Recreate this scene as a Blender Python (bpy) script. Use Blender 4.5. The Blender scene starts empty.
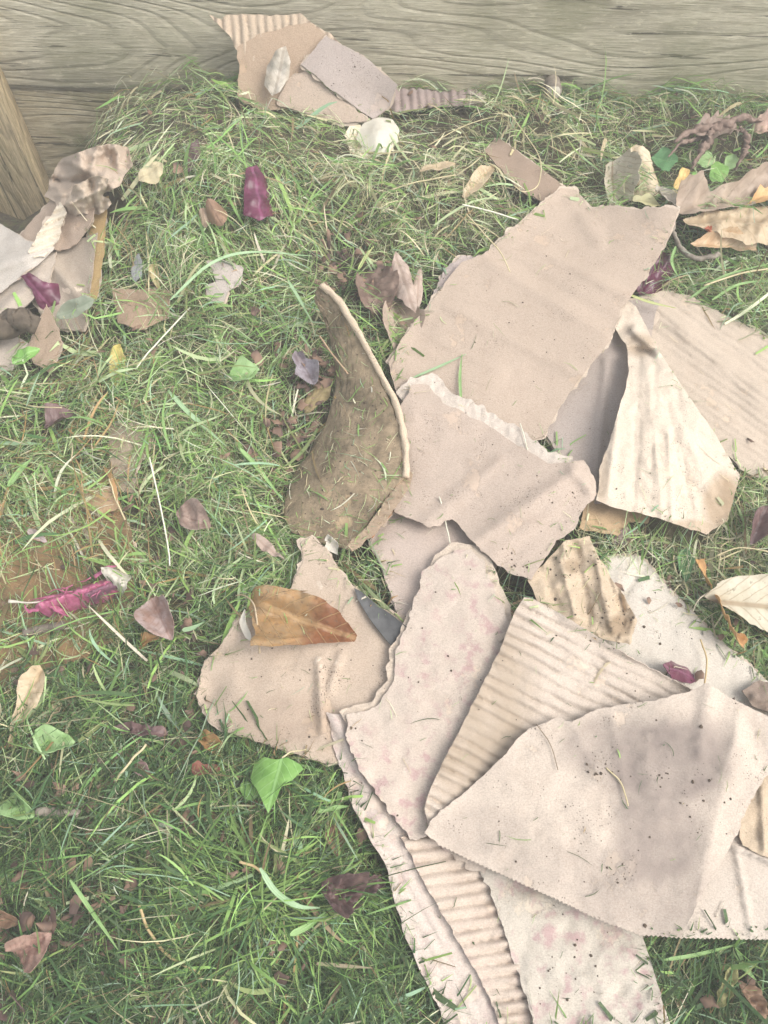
import bpy, math, random
import numpy as np
from mathutils import Vector, Matrix, noise as mnoise
from mathutils.geometry import delaunay_2d_cdt
from mathutils.bvhtree import BVHTree
VEIL = .07
random.seed(7); RNG = np.random.default_rng(7)
scn = bpy.context.scene
col = scn.collection
W, Hh, F = 768, 1024, 770.0
PITCH, ROLL = math.radians(62), math.radians(1.5)
CAM = np.array([0.0, 0.0, 1.0])
Rm = Matrix.Rotation(math.pi/2-PITCH, 3, 'X') @ Matrix.Rotation(ROLL, 3, 'Z')
R = np.array(Rm)

# ------------------------------------------------------------------ numeric helpers
def _h(i, j, s):
    n = (i.astype(np.int64)*374761393 + j.astype(np.int64)*668265263 + s*974634777) & 0xffffffff
    n = ((n ^ (n >> 13))*1274126177) & 0xffffffff
    return ((n ^ (n >> 16)) & 0xffff)/65535.0
def vnoise(x, y, s=0):
    x = np.asarray(x, float); y = np.asarray(y, float)
    i = np.floor(x); j = np.floor(y); u = x-i; v = y-j
    u = u*u*u*(u*(u*6-15)+10); v = v*v*v*(v*(v*6-15)+10)
    a = _h(i, j, s); b = _h(i+1, j, s); c = _h(i, j+1, s); d = _h(i+1, j+1, s)
    return ((a*(1-u)+b*u)*(1-v)+(c*(1-u)+d*u)*v)*2-1
def fbm(x, y, s=0, o=4, g=.5):
    r = 0; a = 1; t = 0
    for k in range(o):
        r = r+a*vnoise(x*2**k+17.3*k, y*2**k-9.1*k, s+k); t += a; a *= g
    return r/t
def ridged(x, y, s=0, o=3):
    r = 0; a = 1; t = 0
    for k in range(o):
        r = r+a*(1-2*np.abs(vnoise(x*2**k, y*2**k, s+k))); t += a; a *= .5
    return r/t
def rays(px, py):
    px = np.asarray(px, float); py = np.asarray(py, float)
    d = np.stack([(px-W/2)/F, (Hh/2-py)/F, -np.ones_like(px)], -1)
    d = d@R.T
    return d/np.linalg.norm(d, axis=-1, keepdims=True)
def at_z(px, py, z=0.0):
    d = rays(px, py); t = (z-CAM[2])/d[..., 2]
    return CAM+d*np.asarray(t)[..., None]
def project(P):
    q = (np.asarray(P)-CAM)@R
    return W/2+F*q[..., 0]/-q[..., 2], Hh/2-F*q[..., 1]/-q[..., 2]

# heap relief (pixel of the place, height, radius in metres)
BUMPS = [(215, 215, .125, .18), (335, 262, -.045, .05), (325, 465, -.05, .07), (270, 900, .045, .11),
         (30, 470, .03, .10), (120, 600, -.03, .08), (440, 200, .03, .10), (690, 240, .03, .09), (690, 560, -.02, .06), (60, 880, .02, .08),
         (560, 640, .02, .2)]
BW = [(*at_z(a, b)[:2], h, r) for a, b, h, r in BUMPS]
FLAT = [(*at_z(a, b)[:2], rx, ry) for a, b, rx, ry in [(530, 330, .24, .26), (500, 560, .24, .2), (560, 800, .36, .34), (310, 670, .17, .12), (690, 400, .2, .25), (520, 960, .22, .16)]]
def Hf0(x, y):
    z = np.zeros_like(x, float)
    for bx, by, h, r in BW: z = z+h*np.exp(-((x-bx)**2+(y-by)**2)/(2*r*r))
    z = z-.30*np.exp(-((x+.86)**2/(2*.155**2)+(y-1.50)**2/(2*.23**2)))
    fl = sum(np.exp(-(((x-cx)/rx)**2+((y-cy)/ry)**2)**2) for cx, cy, rx, ry in FLAT)       # the cards press the heap flat
    z = z+(.012*fbm(x*6, y*6, 3, 3)+.010*fbm(x*15, y*15, 13, 2))*(1-.93*np.clip(fl, 0, 1))
    return z
_gx = np.arange(-1.9, 1.9, .006); _gy = np.arange(-1.1, 2.3, .006); _G = Hf0(*np.meshgrid(_gx, _gy))
def Hf(x, y):
    u = np.clip((np.asarray(x, float)+1.9)/.006, 0, len(_gx)-1.001); v = np.clip((np.asarray(y, float)+1.1)/.006, 0, len(_gy)-1.001)
    i = u.astype(int); j = v.astype(int); u = u-i; v = v-j
    return (_G[j, i]*(1-u)+_G[j, i+1]*u)*(1-v)+(_G[j+1, i]*(1-u)+_G[j+1, i+1]*u)*v
def surf(px, py, lift=0.0):
    """where the view ray first meets the heap raised by lift"""
    px = np.asarray(px, float); d = rays(px, py); lift = np.broadcast_to(np.asarray(lift, float), px.shape)
    t = (.35-CAM[2])/d[..., 2]; te = (-.5-CAM[2])/d[..., 2]; lo = t.copy(); done = np.zeros(px.shape, bool)
    n = 60; st = (te-t)/n; hi = te.copy()
    for k in range(n):
        t = t+st; P = CAM+d*t[..., None]
        below = P[..., 2] < Hf(P[..., 0], P[..., 1])+lift
        hi = np.where(below & ~done, t, hi); lo = np.where(~below & ~done, t, lo); done |= below
    for k in range(14):
        m = (lo+hi)/2; P = CAM+d*m[..., None]
        below = P[..., 2] < Hf(P[..., 0], P[..., 1])+lift
        hi = np.where(below, m, hi); lo = np.where(below, lo, m)
    return CAM+d*((lo+hi)/2)[..., None]
def Hn(x, y):
    e = .02
    n = Vector((-(Hf(x+e, y)-Hf(x-e, y))/(2*e), -(Hf(x, y+e)-Hf(x, y-e))/(2*e), 1)); return n.normalized()

# ------------------------------------------------------------------ materials
def new_mat(name):
    m = bpy.data.materials.new(name); m.use_nodes = True
    nt = m.node_tree; b = nt.nodes['Principled BSDF']; return m, nt, b
def N(nt, t, **kw):
    n = nt.nodes.new(t)
    for k, v in kw.items():
        if k in n.inputs.keys(): n.inputs[k].default_value = v
        else: setattr(n, k, v)
    return n
def mixc(nt, fac, a, b, mode='MIX'):
    n = nt.nodes.new('ShaderNodeMix'); n.data_type = 'RGBA'; n.blend_type = mode
    for i, v in ((0, fac), (6, a), (7, b)):
        if hasattr(v, 'links') or isinstance(v, bpy.types.NodeSocket): nt.links.new(v, n.inputs[i])
        elif i == 0: n.inputs[0].default_value = v
        else: n.inputs[i].default_value = (*v[:3], 1)
    return n.outputs[2]
def ramp(nt, src, p0, p1, inv=False):
    r = nt.nodes.new('ShaderNodeMapRange'); nt.links.new(src, r.inputs[0]); r.clamp = True
    r.inputs[1].default_value = p0; r.inputs[2].default_value = p1
    if inv: r.inputs[3].default_value = 1; r.inputs[4].default_value = 0
    return r.outputs[0]
def math_(nt, op, a, b=None):
    n = nt.nodes.new('ShaderNodeMath'); n.operation = op
    for i, v in ((0, a), (1, b)):
        if v is None: continue
        if isinstance(v, (int, float)): n.inputs[i].default_value = v
        else: nt.links.new(v, n.inputs[i])
    return n.outputs[0]
def noise_n(nt, vec, scale, detail=4, rough=.6, dist=0):
    n = nt.nodes.new('ShaderNodeTexNoise'); n.inputs['Scale'].default_value = scale
    n.inputs['Detail'].default_value = detail; n.inputs['Roughness'].default_value = rough; n.inputs['Distortion'].default_value = dist
    if vec is not None: nt.links.new(vec, n.inputs['Vector'])
    return n.outputs[0]
def geo_pos(nt):
    return nt.nodes.new('ShaderNodeNewGeometry').outputs['Position']
def bump(nt, b, src, s=.3, d=.002):
    n = nt.nodes.new('ShaderNodeBump'); n.inputs['Strength'].default_value = s; n.inputs['Distance'].default_value = d
    nt.links.new(src, n.inputs['Height']); nt.links.new(n.outputs[0], b.inputs['Normal']); return n

_mc = {}
def kraft(base, specks=.5, pink=0.0, stain=(.22, .16, .13), dirty=0.0, emboss=False, key=''):
    k = (base, specks, pink, stain, dirty, emboss)
    if k in _mc: return _mc[k]
    m, nt, b = new_mat('kraft_paper'); P = geo_pos(nt)
    tc = nt.nodes.new('ShaderNodeUVMap').outputs[0]
    c = mixc(nt, ramp(nt, noise_n(nt, P, 9, 5), .3, .7), tuple(v*.96 for v in base), tuple(min(1, v*1.03) for v in base))
    # fibres
    mp = N(nt, 'ShaderNodeMapping'); mp.inputs['Scale'].default_value = (1, 5, 1); nt.links.new(P, mp.inputs[0])
    fib = noise_n(nt, mp.outputs[0], 260, 3, .7)
    c = mixc(nt, ramp(nt, fib, .48, .75), c, tuple(v*.74 for v in base))
    gr = noise_n(nt, P, 620, 2, .6)
    c = mixc(nt, math_(nt, 'MULTIPLY', ramp(nt, gr, .50, .66), .38), c, tuple(v*w for v, w in zip(base, (.68, .62, .58))))
    c = mixc(nt, math_(nt, 'MULTIPLY', ramp(nt, gr, .50, .36), .35), c, tuple(min(1, v*1.22) for v in base))
    blot = noise_n(nt, P, 38, 4, .65)
    c = mixc(nt, math_(nt, 'MULTIPLY', ramp(nt, blot, .50, .75), .3), c, tuple(v*w for v, w in zip(base, (.76, .70, .66))))
    if dirty:
        d1 = noise_n(nt, P, 30, 6, .75)
        c = mixc(nt, math_(nt, 'MULTIPLY', ramp(nt, d1, .60-.35*dirty, .85-.35*dirty), min(1, .4+.5*dirty)), c, (.09, .072, .045))
    pl_ = noise_n(nt, P, 13, 8, .72); pk = ramp(nt, pl_, .60, .625)          # patches where the top ply has peeled away
    c = mixc(nt, math_(nt, 'MULTIPLY', pk, .55), c, tuple(min(1, v*w) for v, w in zip(base, (1.16, 1.10, 1.02))))
    c = mixc(nt, math_(nt, 'MULTIPLY', math_(nt, 'MULTIPLY', ramp(nt, pl_, .575, .585), ramp(nt, pl_, .600, .590)), .22), c, tuple(v*.55 for v in base))
    cz = noise_n(nt, P, 7, 2.5, .5, .4); cr = ramp(nt, math_(nt, 'ABSOLUTE', math_(nt, 'SUBTRACT', cz, .5)), .0012, .0042, True)   # fine creases
    c = mixc(nt, math_(nt, 'MULTIPLY', math_(nt, 'MULTIPLY', cr, ramp(nt, noise_n(nt, P, 19, 2), .55, .66)), .22), c, tuple(v*.5 for v in base))
    st = nt.nodes.new('ShaderNodeAttribute'); st.attribute_name = 'stain'
    c = mixc(nt, st.outputs['Fac'], c, stain)
    if pink:
        pn = noise_n(nt, P, 62, 3, .6)
        pm = noise_n(nt, P, 11, 2, .5)
        f = math_(nt, 'MULTIPLY', ramp(nt, pn, .52, .66), ramp(nt, pm, .38, .55))
        c = mixc(nt, math_(nt, 'MULTIPLY', f, pink*.6), c, (.36, .17, .20))
    if specks:
        for sc, th, mask, amt in ((300, .20, .60-.05*specks, .75), (140, .14, .655-.05*specks, .85)):
            v = nt.nodes.new('ShaderNodeTexVoronoi'); v.inputs['Scale'].default_value = sc; v.inputs['Randomness'].default_value = 1; nt.links.new(P, v.inputs['Vector'])
            mk = noise_n(nt, P, 24 if sc > 100 else 13, 3)
            f = math_(nt, 'MULTIPLY', ramp(nt, v.outputs['Distance'], th, th+.06, True), ramp(nt, mk, mask, mask+.05))
            c = mixc(nt, math_(nt, 'MULTIPLY', f, amt*min(1, specks*1.1)), c, (.05, .035, .025))
    nt.links.new(c, b.inputs['Base Color']); b.inputs['Roughness'].default_value = .88
    b.inputs['Specular IOR Level'].default_value = .2
    hsum = math_(nt, 'ADD', math_(nt, 'MULTIPLY', noise_n(nt, P, 420, 3), .4), math_(nt, 'MULTIPLY', noise_n(nt, P, 95, 5, .7), 1.0))
    if emboss:
        mp2 = N(nt, 'ShaderNodeMapping'); mp2.inputs['Rotation'].default_value = (0, 0, math.radians(-36)); nt.links.new(tc, mp2.inputs[0])
        br = nt.nodes.new('ShaderNodeTexBrick'); br.inputs['Scale'].default_value = 58; br.inputs['Mortar Size'].default_value = .09
        br.inputs['Mortar Smooth'].default_value = 1.0
        br.inputs['Brick Width'].default_value = .62; br.inputs['Row Height'].default_value = .48
        nt.links.new(mp2.outputs[0], br.inputs['Vector'])
        hsum = math_(nt, 'ADD', hsum, math_(nt, 'MULTIPLY', math_(nt, 'MULTIPLY', br.outputs['Fac'], -2.6), noise_n(nt, P, 30, 3)))
    hsum = math_(nt, 'ADD', hsum, math_(nt, 'ADD', math_(nt, 'MULTIPLY', pk, -.5), math_(nt, 'MULTIPLY', cr, -.15)))
    bump(nt, b, hsum, .6, .0016)
    _mc[k] = m; return m

def leaf_mat(c1, c2, vein, rough=.6, spots=.5, transl=.0, vstr=.5, nv=9, name='dead_leaf'):
    k = ('leaf', c1, c2, vein, rough, spots, vstr, nv)
    if k in _mc: return _mc[k]
    m, nt, b = new_mat(name); P = geo_pos(nt)
    uv = nt.nodes.new('ShaderNodeUVMap').outputs[0]
    s = nt.nodes.new('ShaderNodeSeparateXYZ'); nt.links.new(uv, s.inputs[0]); u, v = s.outputs[0], s.outputs[1]
    av = math_(nt, 'ABSOLUTE', v)
    c = mixc(nt, ramp(nt, noise_n(nt, P, 40, 5), .35, .65), c1, c2)
    if spots:
        c = mixc(nt, math_(nt, 'MULTIPLY', ramp(nt, noise_n(nt, P, 130, 3), .6, .72), spots), c, tuple(x*.3 for x in c1))
    mid = ramp(nt, av, .012, .03, True)
    ph = math_(nt, 'ADD', math_(nt, 'MULTIPLY', u, nv), math_(nt, 'MULTIPLY', av, -nv*1.1))
    ph = math_(nt, 'ADD', ph, math_(nt, 'MULTIPLY', noise_n(nt, P, 25, 2), .8))
    fr = math_(nt, 'ABSOLUTE', math_(nt, 'SUBTRACT', math_(nt, 'FRACT', ph), .5))
    sv = ramp(nt, fr, .03, .10, True)
    ve = math_(nt, 'MAXIMUM', mid, math_(nt, 'MULTIPLY', sv, .6))
    c = mixc(nt, math_(nt, 'MULTIPLY', ve, vstr), c, vein)
    nt.links.new(c, b.inputs['Base Color']); b.inputs['Roughness'].default_value = rough
    b.inputs['Specular IOR Level'].default_value = .35
    hs = math_(nt, 'ADD', math_(nt, 'MULTIPLY', ve, .8), noise_n(nt, P, 160, 4))
    bump(nt, b, hs, .5, .001)
    _mc[k] = m; return m

def plain_mat(name, c1, c2, scale=40, rough=.6, bs=.4, sub=0, stretch=None):
    k = (name, c1, c2, scale, rough)
    if k in _mc: return _mc[k]
    m, nt, b = new_mat(name); P = geo_pos(nt)
    if stretch:
        mp = N(nt, 'ShaderNodeMapping'); mp.inputs['Scale'].default_value = stretch
        nt.links.new(nt.nodes.new('ShaderNodeUVMap').outputs[0], mp.inputs[0]); P = mp.outputs[0]
    n1 = noise_n(nt, P, scale, 5, .65)
    c = mixc(nt, ramp(nt, n1, .32, .68), c1, c2)
    nt.links.new(c, b.inputs['Base Color']); b.inputs['Roughness'].default_value = rough
    bump(nt, b, n1, bs, .002)
    _mc[k] = m; return m

def wood_mat(base, dark, vertical=False, knot=None, seed=0, moss=.5):
    m, nt, b = new_mat('weathered_wood'); P = geo_pos(nt)
    mp = N(nt, 'ShaderNodeMapping'); nt.links.new(P, mp.inputs[0])
    mp.inputs['Location'].default_value = (seed*.37, 0, seed*.11)
    mp.inputs['Scale'].default_value = (1, 1, .10) if vertical else (.22, 1, 1)
    # growth rings: distorted rings compressed along the grain
    wv = nt.nodes.new('ShaderNodeTexNoise'); wv.inputs['Scale'].default_value = 4.5; wv.inputs['Detail'].default_value = 2.0
    wv.inputs['Roughness'].default_value = .35
    nt.links.new(mp.outputs[0], wv.inputs['Vector'])
    hgt = math_(nt, 'MULTIPLY', wv.outputs[0], 26)
    if knot:
        for (kx, kz, r) in knot:
            vs = N(nt, 'ShaderNodeVectorMath', operation='SUBTRACT'); nt.links.new(P, vs.inputs[0]); vs.inputs[1].default_value = (kx, 1.5, kz)
            vm = N(nt, 'ShaderNodeVectorMath', operation='MULTIPLY'); nt.links.new(vs.outputs[0], vm.inputs[0]); vm.inputs[1].default_value = (.35, 0, 1)
            ln = N(nt, 'ShaderNodeVectorMath', operation='LENGTH'); nt.links.new(vm.outputs[0], ln.inputs[0])
            e = math_(nt, 'EXPONENT', math_(nt, 'MULTIPLY', ln.outputs['Value'], -1/r))
            hgt = math_(nt, 'ADD', hgt, math_(nt, 'MULTIPLY', e, 7))
    fr = math_(nt, 'FRACT', hgt)
    ring = ramp(nt, math_(nt, 'ABSOLUTE', math_(nt, 'SUBTRACT', fr, .5)), .30, .5)
    mp2 = N(nt, 'ShaderNodeMapping'); nt.links.new(P, mp2.inputs[0]); mp2.inputs['Scale'].default_value = (1, 1, .05) if vertical else (.05, 1, 1)
    fine = noise_n(nt, mp2.outputs[0], 300, 6, .8)
    mp3 = N(nt, 'ShaderNodeMapping'); nt.links.new(P, mp3.inputs[0]); mp3.inputs['Scale'].default_value = (1, 1, .25) if vertical else (.25, 1, 1)
    blot = noise_n(nt, mp3.outputs[0], 9, 5, .65)
    c = mixc(nt, ramp(nt, fine, .38, .60), dark, base)
    c = mixc(nt, math_(nt, 'MULTIPLY', math_(nt, 'MULTIPLY', ring, ramp(nt, blot, .35, .6)), .38), c, tuple(v*.55 for v in dark))
    c = mixc(nt, math_(nt, 'MULTIPLY', ramp(nt, blot, .48, .70), .75), c, tuple(v*.55 for v in dark))
    crk = noise_n(nt, mp2.outputs[0], 90, 3, .6, .6)
    c = mixc(nt, math_(nt, 'MULTIPLY', ramp(nt, crk, .63, .66), .85), c, tuple(v*.22 for v in dark))
    mot = noise_n(nt, mp3.outputs[0], 120, 4, .7)
    c = mixc(nt, math_(nt, 'MULTIPLY', ramp(nt, mot, .55, .68), .5), c, tuple(min(1, v*1.25) for v in base))
    c = mixc(nt, math_(nt, 'MULTIPLY', ramp(nt, noise_n(nt, P, 5, 4), .45, .62), moss), c, (.16, .17, .06))
    nt.links.new(c, b.inputs['Base Color']); b.inputs['Roughness'].default_value = .9; b.inputs['Specular IOR Level'].default_value = .15
    hs = math_(nt, 'ADD', math_(nt, 'MULTIPLY', ring, -.7), fine)
    bump(nt, b, hs, .9, .004)
    return m

# ------------------------------------------------------------------ objects
def tag(o, label=None, cat=None, group=None, kind=None):
    if label: o['label'] = label
    if cat: o['category'] = cat
    if group: o['group'] = group
    if kind: o['kind'] = kind
    return o
def finish(name, V, faces, mat, parent=None, uv=None, attrs=None, smooth=None, origin=None):
    V = np.asarray(V, float)
    if parent is not None: o0 = np.array(parent['_o'])
    else: o0 = V.mean(0) if origin is None else np.asarray(origin)
    me = bpy.data.meshes.new(name)
    me.from_pydata((V-o0).tolist(), [], faces)
    if uv is not None:
        l = me.uv_layers.new(name='UVMap'); idx = np.empty(len(me.loops), np.int32); me.loops.foreach_get('vertex_index', idx)
        l.data.foreach_set('uv', np.asarray(uv, np.float32)[idx].ravel())
    for k, a in (attrs or {}).items():
        at = me.attributes.new(k, 'FLOAT', 'POINT'); at.data.foreach_set('value', np.asarray(a, np.float32))
    if smooth is None: smooth = np.ones(len(me.polygons), bool)
    me.polygons.foreach_set('use_smooth', smooth)
    me.materials.append(mat); me.update()
    o = bpy.data.objects.new(name, me); col.objects.link(o)
    if parent is not None: o.parent = parent
    else: o.location = o0.tolist()
    return o
def empty(name, loc, **kw):
    o = bpy.data.objects.new(name, None); col.objects.link(o); o.location = [float(v) for v in loc]; o.empty_display_size = .02
    o['_o'] = [float(v) for v in loc]; return tag(o, **kw)
TREE_V, TREE_F = [], []          # everything laid so far, for resting things on it
_bvh = [None, 0]
def add_tree(V, faces):
    off = sum(len(v) for v in TREE_V); TREE_V.append(np.asarray(V)); TREE_F.extend([tuple(i+off for i in f) for f in faces]); _bvh[0] = None
def bvh():
    if _bvh[0] is None: _bvh[0] = BVHTree.FromPolygons(np.concatenate(TREE_V).tolist(), TREE_F)
    return _bvh[0]
def hit(px, py, fast=False):
    d = rays(px, py); r = bvh().ray_cast(Vector(CAM), Vector(d), 5) if TREE_V else (None,)*4
    if fast and r[0] is None: return CAM, None, False
    P = surf(np.array([px]), np.array([py]))[0]
    if r[0] is not None and r[3] < np.linalg.norm(P-CAM)+.03:
        n = r[1]; n = n if n.z > 0 else -n; return np.array(r[0]), n, True
    return P, Hn(P[0], P[1]), False

def resample(pts, step, closed=True):
    out = []; n = len(pts)
    for i in range(n if closed else n-1):
        a = np.array(pts[i], float); b = np.array(pts[(i+1) % n], float); L = np.linalg.norm(b-a); k = max(1, int(round(L/step)))
        for j in range(k): out.append(a+(b-a)*j/k)
    if not closed: out.append(np.array(pts[-1], float))
    return np.array(out)
def rough_outline(pts, step, jag, seed, serr=None, grow=0):
    p = resample(pts, step); nx = np.roll(p, -1, 0)-np.roll(p, 1, 0); nx /= np.linalg.norm(nx, axis=1, keepdims=True)+1e-9
    nrm = np.stack([nx[:, 1], -nx[:, 0]], 1); s = np.arange(len(p))*step
    d = jag*(1.0*fbm(s/26, s*0+.5, seed, 2)+.7*vnoise(s/7, s*0+.5, seed+9)+.7*vnoise(s/3.1, s*0+.5, seed+19)*(.4+.6*np.clip(vnoise(s/40, s*0+.5, seed+29)*2, -.3, 1.4)))
    if grow: d = d+grow*np.clip(.35+1.3*vnoise(s/9, s*0+.5, seed+41)+.7*vnoise(s/2.6, s*0+.5, seed+43), 0, 2)
    if serr:
        for (a, b) in serr:
            a = np.array(a); b = np.array(b); ab = b-a; t = ((p-a)@ab)/(ab@ab); dist = np.linalg.norm(p-(a+np.clip(t, 0, 1)[:, None]*ab), axis=1)
            m = (dist < 7) & (t > -.02) & (t < 1.02)
            ph = (t*np.linalg.norm(ab)/4.6) % 1
            d = np.where(m, .3*d+1.9*(2*np.abs(ph-.5)-.5), d)
    return p+nrm*d[:, None]
def cross(pts): return sum(pts[i-1][0]*pts[i][1]-pts[i][0]*pts[i-1][1] for i in range(len(pts)))
def inside(P, poly):
    x, y = P[:, 0], P[:, 1]; r = np.zeros(len(P), bool); n = len(poly)
    for i in range(n):
        x1, y1 = poly[i]; x2, y2 = poly[(i+1) % n]
        c = (y1 > y) != (y2 > y)
        if y1 != y2: r ^= c & (x < (x2-x1)*(y-y1)/(y2-y1)+x1)
    return r
def triangulate(out, step):
    x0, y0 = out.min(0); x1, y1 = out.max(0)
    gx, gy = np.meshgrid(np.arange(x0+step/2, x1, step), np.arange(y0+step/2, y1, step*.87)); gx[1::2] += step/2
    g = np.stack([gx.ravel(), gy.ravel()], 1); g = g+RNG.uniform(-.18, .18, g.shape)*step
    g = g[inside(g, out)]
    if len(g):
        dm = np.full(len(g), 1e9)
        for k in range(0, len(out), 1): dm = np.minimum(dm, ((g-out[k])**2).sum(1))
        g = g[dm > (step*.45)**2]
    V = [Vector(v) for v in out]+[Vector(v) for v in g]
    n = len(out); E = [(i, (i+1) % n) for i in range(n)]
    r = delaunay_2d_cdt(V, E, [], 1, 1e-4)
    return np.array([tuple(v) for v in r[0]]), [tuple(f) for f in r[2]]
def vertex_normals(V, F_):
    Fa = np.array(F_); n = np.cross(V[Fa[:, 1]]-V[Fa[:, 0]], V[Fa[:, 2]]-V[Fa[:, 0]]); o = np.zeros_like(V)
    for k in range(3): np.add.at(o, Fa[:, k], n)
    return o/(np.linalg.norm(o, axis=1, keepdims=True)+1e-12)
def solid(V, F_, thick):
    V = np.asarray(V); F_ = [tuple(f) for f in F_]; nr = vertex_normals(V, F_)
    up = np.sign(((CAM-V)*nr).sum(1).sum()); 
    if up < 0: F_ = [f[::-1] for f in F_]; nr = -nr
    n = len(V); V2 = np.concatenate([V, V-nr*thick])
    cnt = {}
    for f in F_:
        for i in range(3): cnt[(f[i], f[(i+1) % 3])] = 1
    side = [(b, a) for (a, b) in cnt if (b, a) not in cnt]
    bi = sorted({i for e in side for i in e}); k = {v: 2*n+j for j, v in enumerate(bi)}; m = len(bi)     # the rim has its own vertices: crisp edges
    V2 = np.concatenate([V2, V2[bi], V2[[i+n for i in bi]]])
    F2 = F_+[tuple(i+n for i in f[::-1]) for f in F_]+[(k[b], k[a], k[a]+m, k[b]+m) for b, a in side]
    sm = np.array([True]*(2*len(F_))+[False]*len(side))
    solid.map = np.concatenate([np.arange(n), np.arange(n), bi, bi]).astype(int)
    return V2, F2, sm
_seed = [100]
def sheet(name, pts, lift=.03, bumps=(), folds=(), steps_=(), flute=None, wr=(.0015, 30), crumple=None, step=4, jag=1.5, thick=.0014, mat=None,
          plane=None, stains=(), serr=None, parent=None, axis=None, curl=0, vfold=0, label=None, cat=None, group=None, tree=True, ends=0, grow=0):
    """a torn sheet: outline triangulated, laid on the heap (or on a plane) and given real thickness"""
    _seed[0] += 31; sd = _seed[0]
    out = rough_outline(pts, min(step, 2.2) if not serr else 1.1, jag, sd, serr, grow if cross(pts) > 0 else -grow)
    q, F_ = triangulate(out, step)
    x, y = q[:, 0], q[:, 1]
    if isinstance(lift, (int, float)): L = np.full(len(q), float(lift))
    else:
        a = np.array(lift, float)
        if len(a) == 3:
            A = np.c_[a[:, :2], np.ones(3)]; c = np.linalg.solve(A, a[:, 2]); L = q@c[:2]+c[2]
        else:
            w = 1/(((x[:, None]-a[:, 0])**2+(y[:, None]-a[:, 1])**2)+60)**1.3; L = (w*a[:, 2]).sum(1)/w.sum(1)
    for (bx, by, h, r) in bumps: L = L+h*np.exp(-((x-bx)**2+(y-by)**2)/(r*r))
    for f in folds:
        (ax, ay), (bx, by), h, w = f[:4]; ab = np.array([bx-ax, by-ay], float)
        t = np.clip(((x-ax)*ab[0]+(y-ay)*ab[1])/(ab@ab), 0, 1); d = np.hypot(x-ax-t*ab[0], y-ay-t*ab[1])
        d = np.abs(d+2.2*vnoise(x/22, y/22, sd+7))
        L = L+h*(np.exp(-d/w) if len(f) > 4 else np.exp(-(d/w)**2))*(1-.5*t if len(f) > 5 else 1)
    for (a, b, h, w) in steps_:          # one side of a line stands higher
        ab = np.array(b, float)-np.array(a, float); nn = np.array([ab[1], -ab[0]])/np.linalg.norm(ab)
        d = (x-a[0])*nn[0]+(y-a[1])*nn[1]+2*vnoise(x/25, y/25, sd+5); L = L+h*(.5+.5*np.tanh(d/w))
    if flute:
        ang = math.radians(flute[0]); d = -x*math.sin(ang)+y*math.cos(ang); al = x*math.cos(ang)+y*math.sin(ang)
        d = d+2.4*fbm(x/50, y/50, sd+2, 3)
        ph = d/flute[1]; s = 2*np.abs(np.sin(np.pi*ph))**.65-1
        am = np.clip(.8+.6*vnoise(al/24, np.floor(ph+.25)*3.7, sd+3)+.5*vnoise(x/40, y/40, sd+6), .35, 1.4)
        L = L+flute[2]*s*am
    L = L+wr[0]*fbm(x/wr[1], y/wr[1], sd, 4)
    if crumple: L = L+crumple[0]*ridged(x/crumple[1]+.6*vnoise(x/40, y/40, sd), y/crumple[1], sd+4)
    if axis is not None:
        a = np.array(axis[0], float); b = np.array(axis[1], float); ab = b-a; Ln = np.linalg.norm(ab)
        u = ((x-a[0])*ab[0]+(y-a[1])*ab[1])/Ln**2; v = ((x-a[0])*-ab[1]+(y-a[1])*ab[0])/Ln**2
        m = Ln*.0015
        L = L+(curl*v*v*4+vfold*np.abs(v)*2+ends*(2*u-1)**2)*m
        uv = np.stack([u, v], 1)
    else: uv = q*.0015
    if plane is None: V = surf(x, y, L)
    else:
        P0, n = np.array(plane[0]), np.array(plane[1]); d = rays(x, y); t = ((P0-CAM)@n)/(d@n)
        V = CAM+d*t[:, None]
        V = V+n*L[:, None]
    st = np.zeros(len(q))
    for (sx, sy, rx, ry, a_) in stains:
        e = np.sqrt(((x-sx)/rx)**2+((y-sy)/ry)**2)+.24*fbm(x/55, y/55, sd+8, 4)
        st = np.maximum(st, a_*np.clip((1.15-e)/.45, 0, 1)*(.88+.25*fbm(x/14, y/14, sd+12, 3)))
    V2, F2, sm = solid(V, F_, thick)
    o = finish(name, V2, F2, mat, parent, uv=uv[solid.map], attrs={'stain': st[solid.map]}, smooth=sm)
    if tree: add_tree(V, F_)
    if label: tag(o, label, cat, group)
    return o

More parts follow.
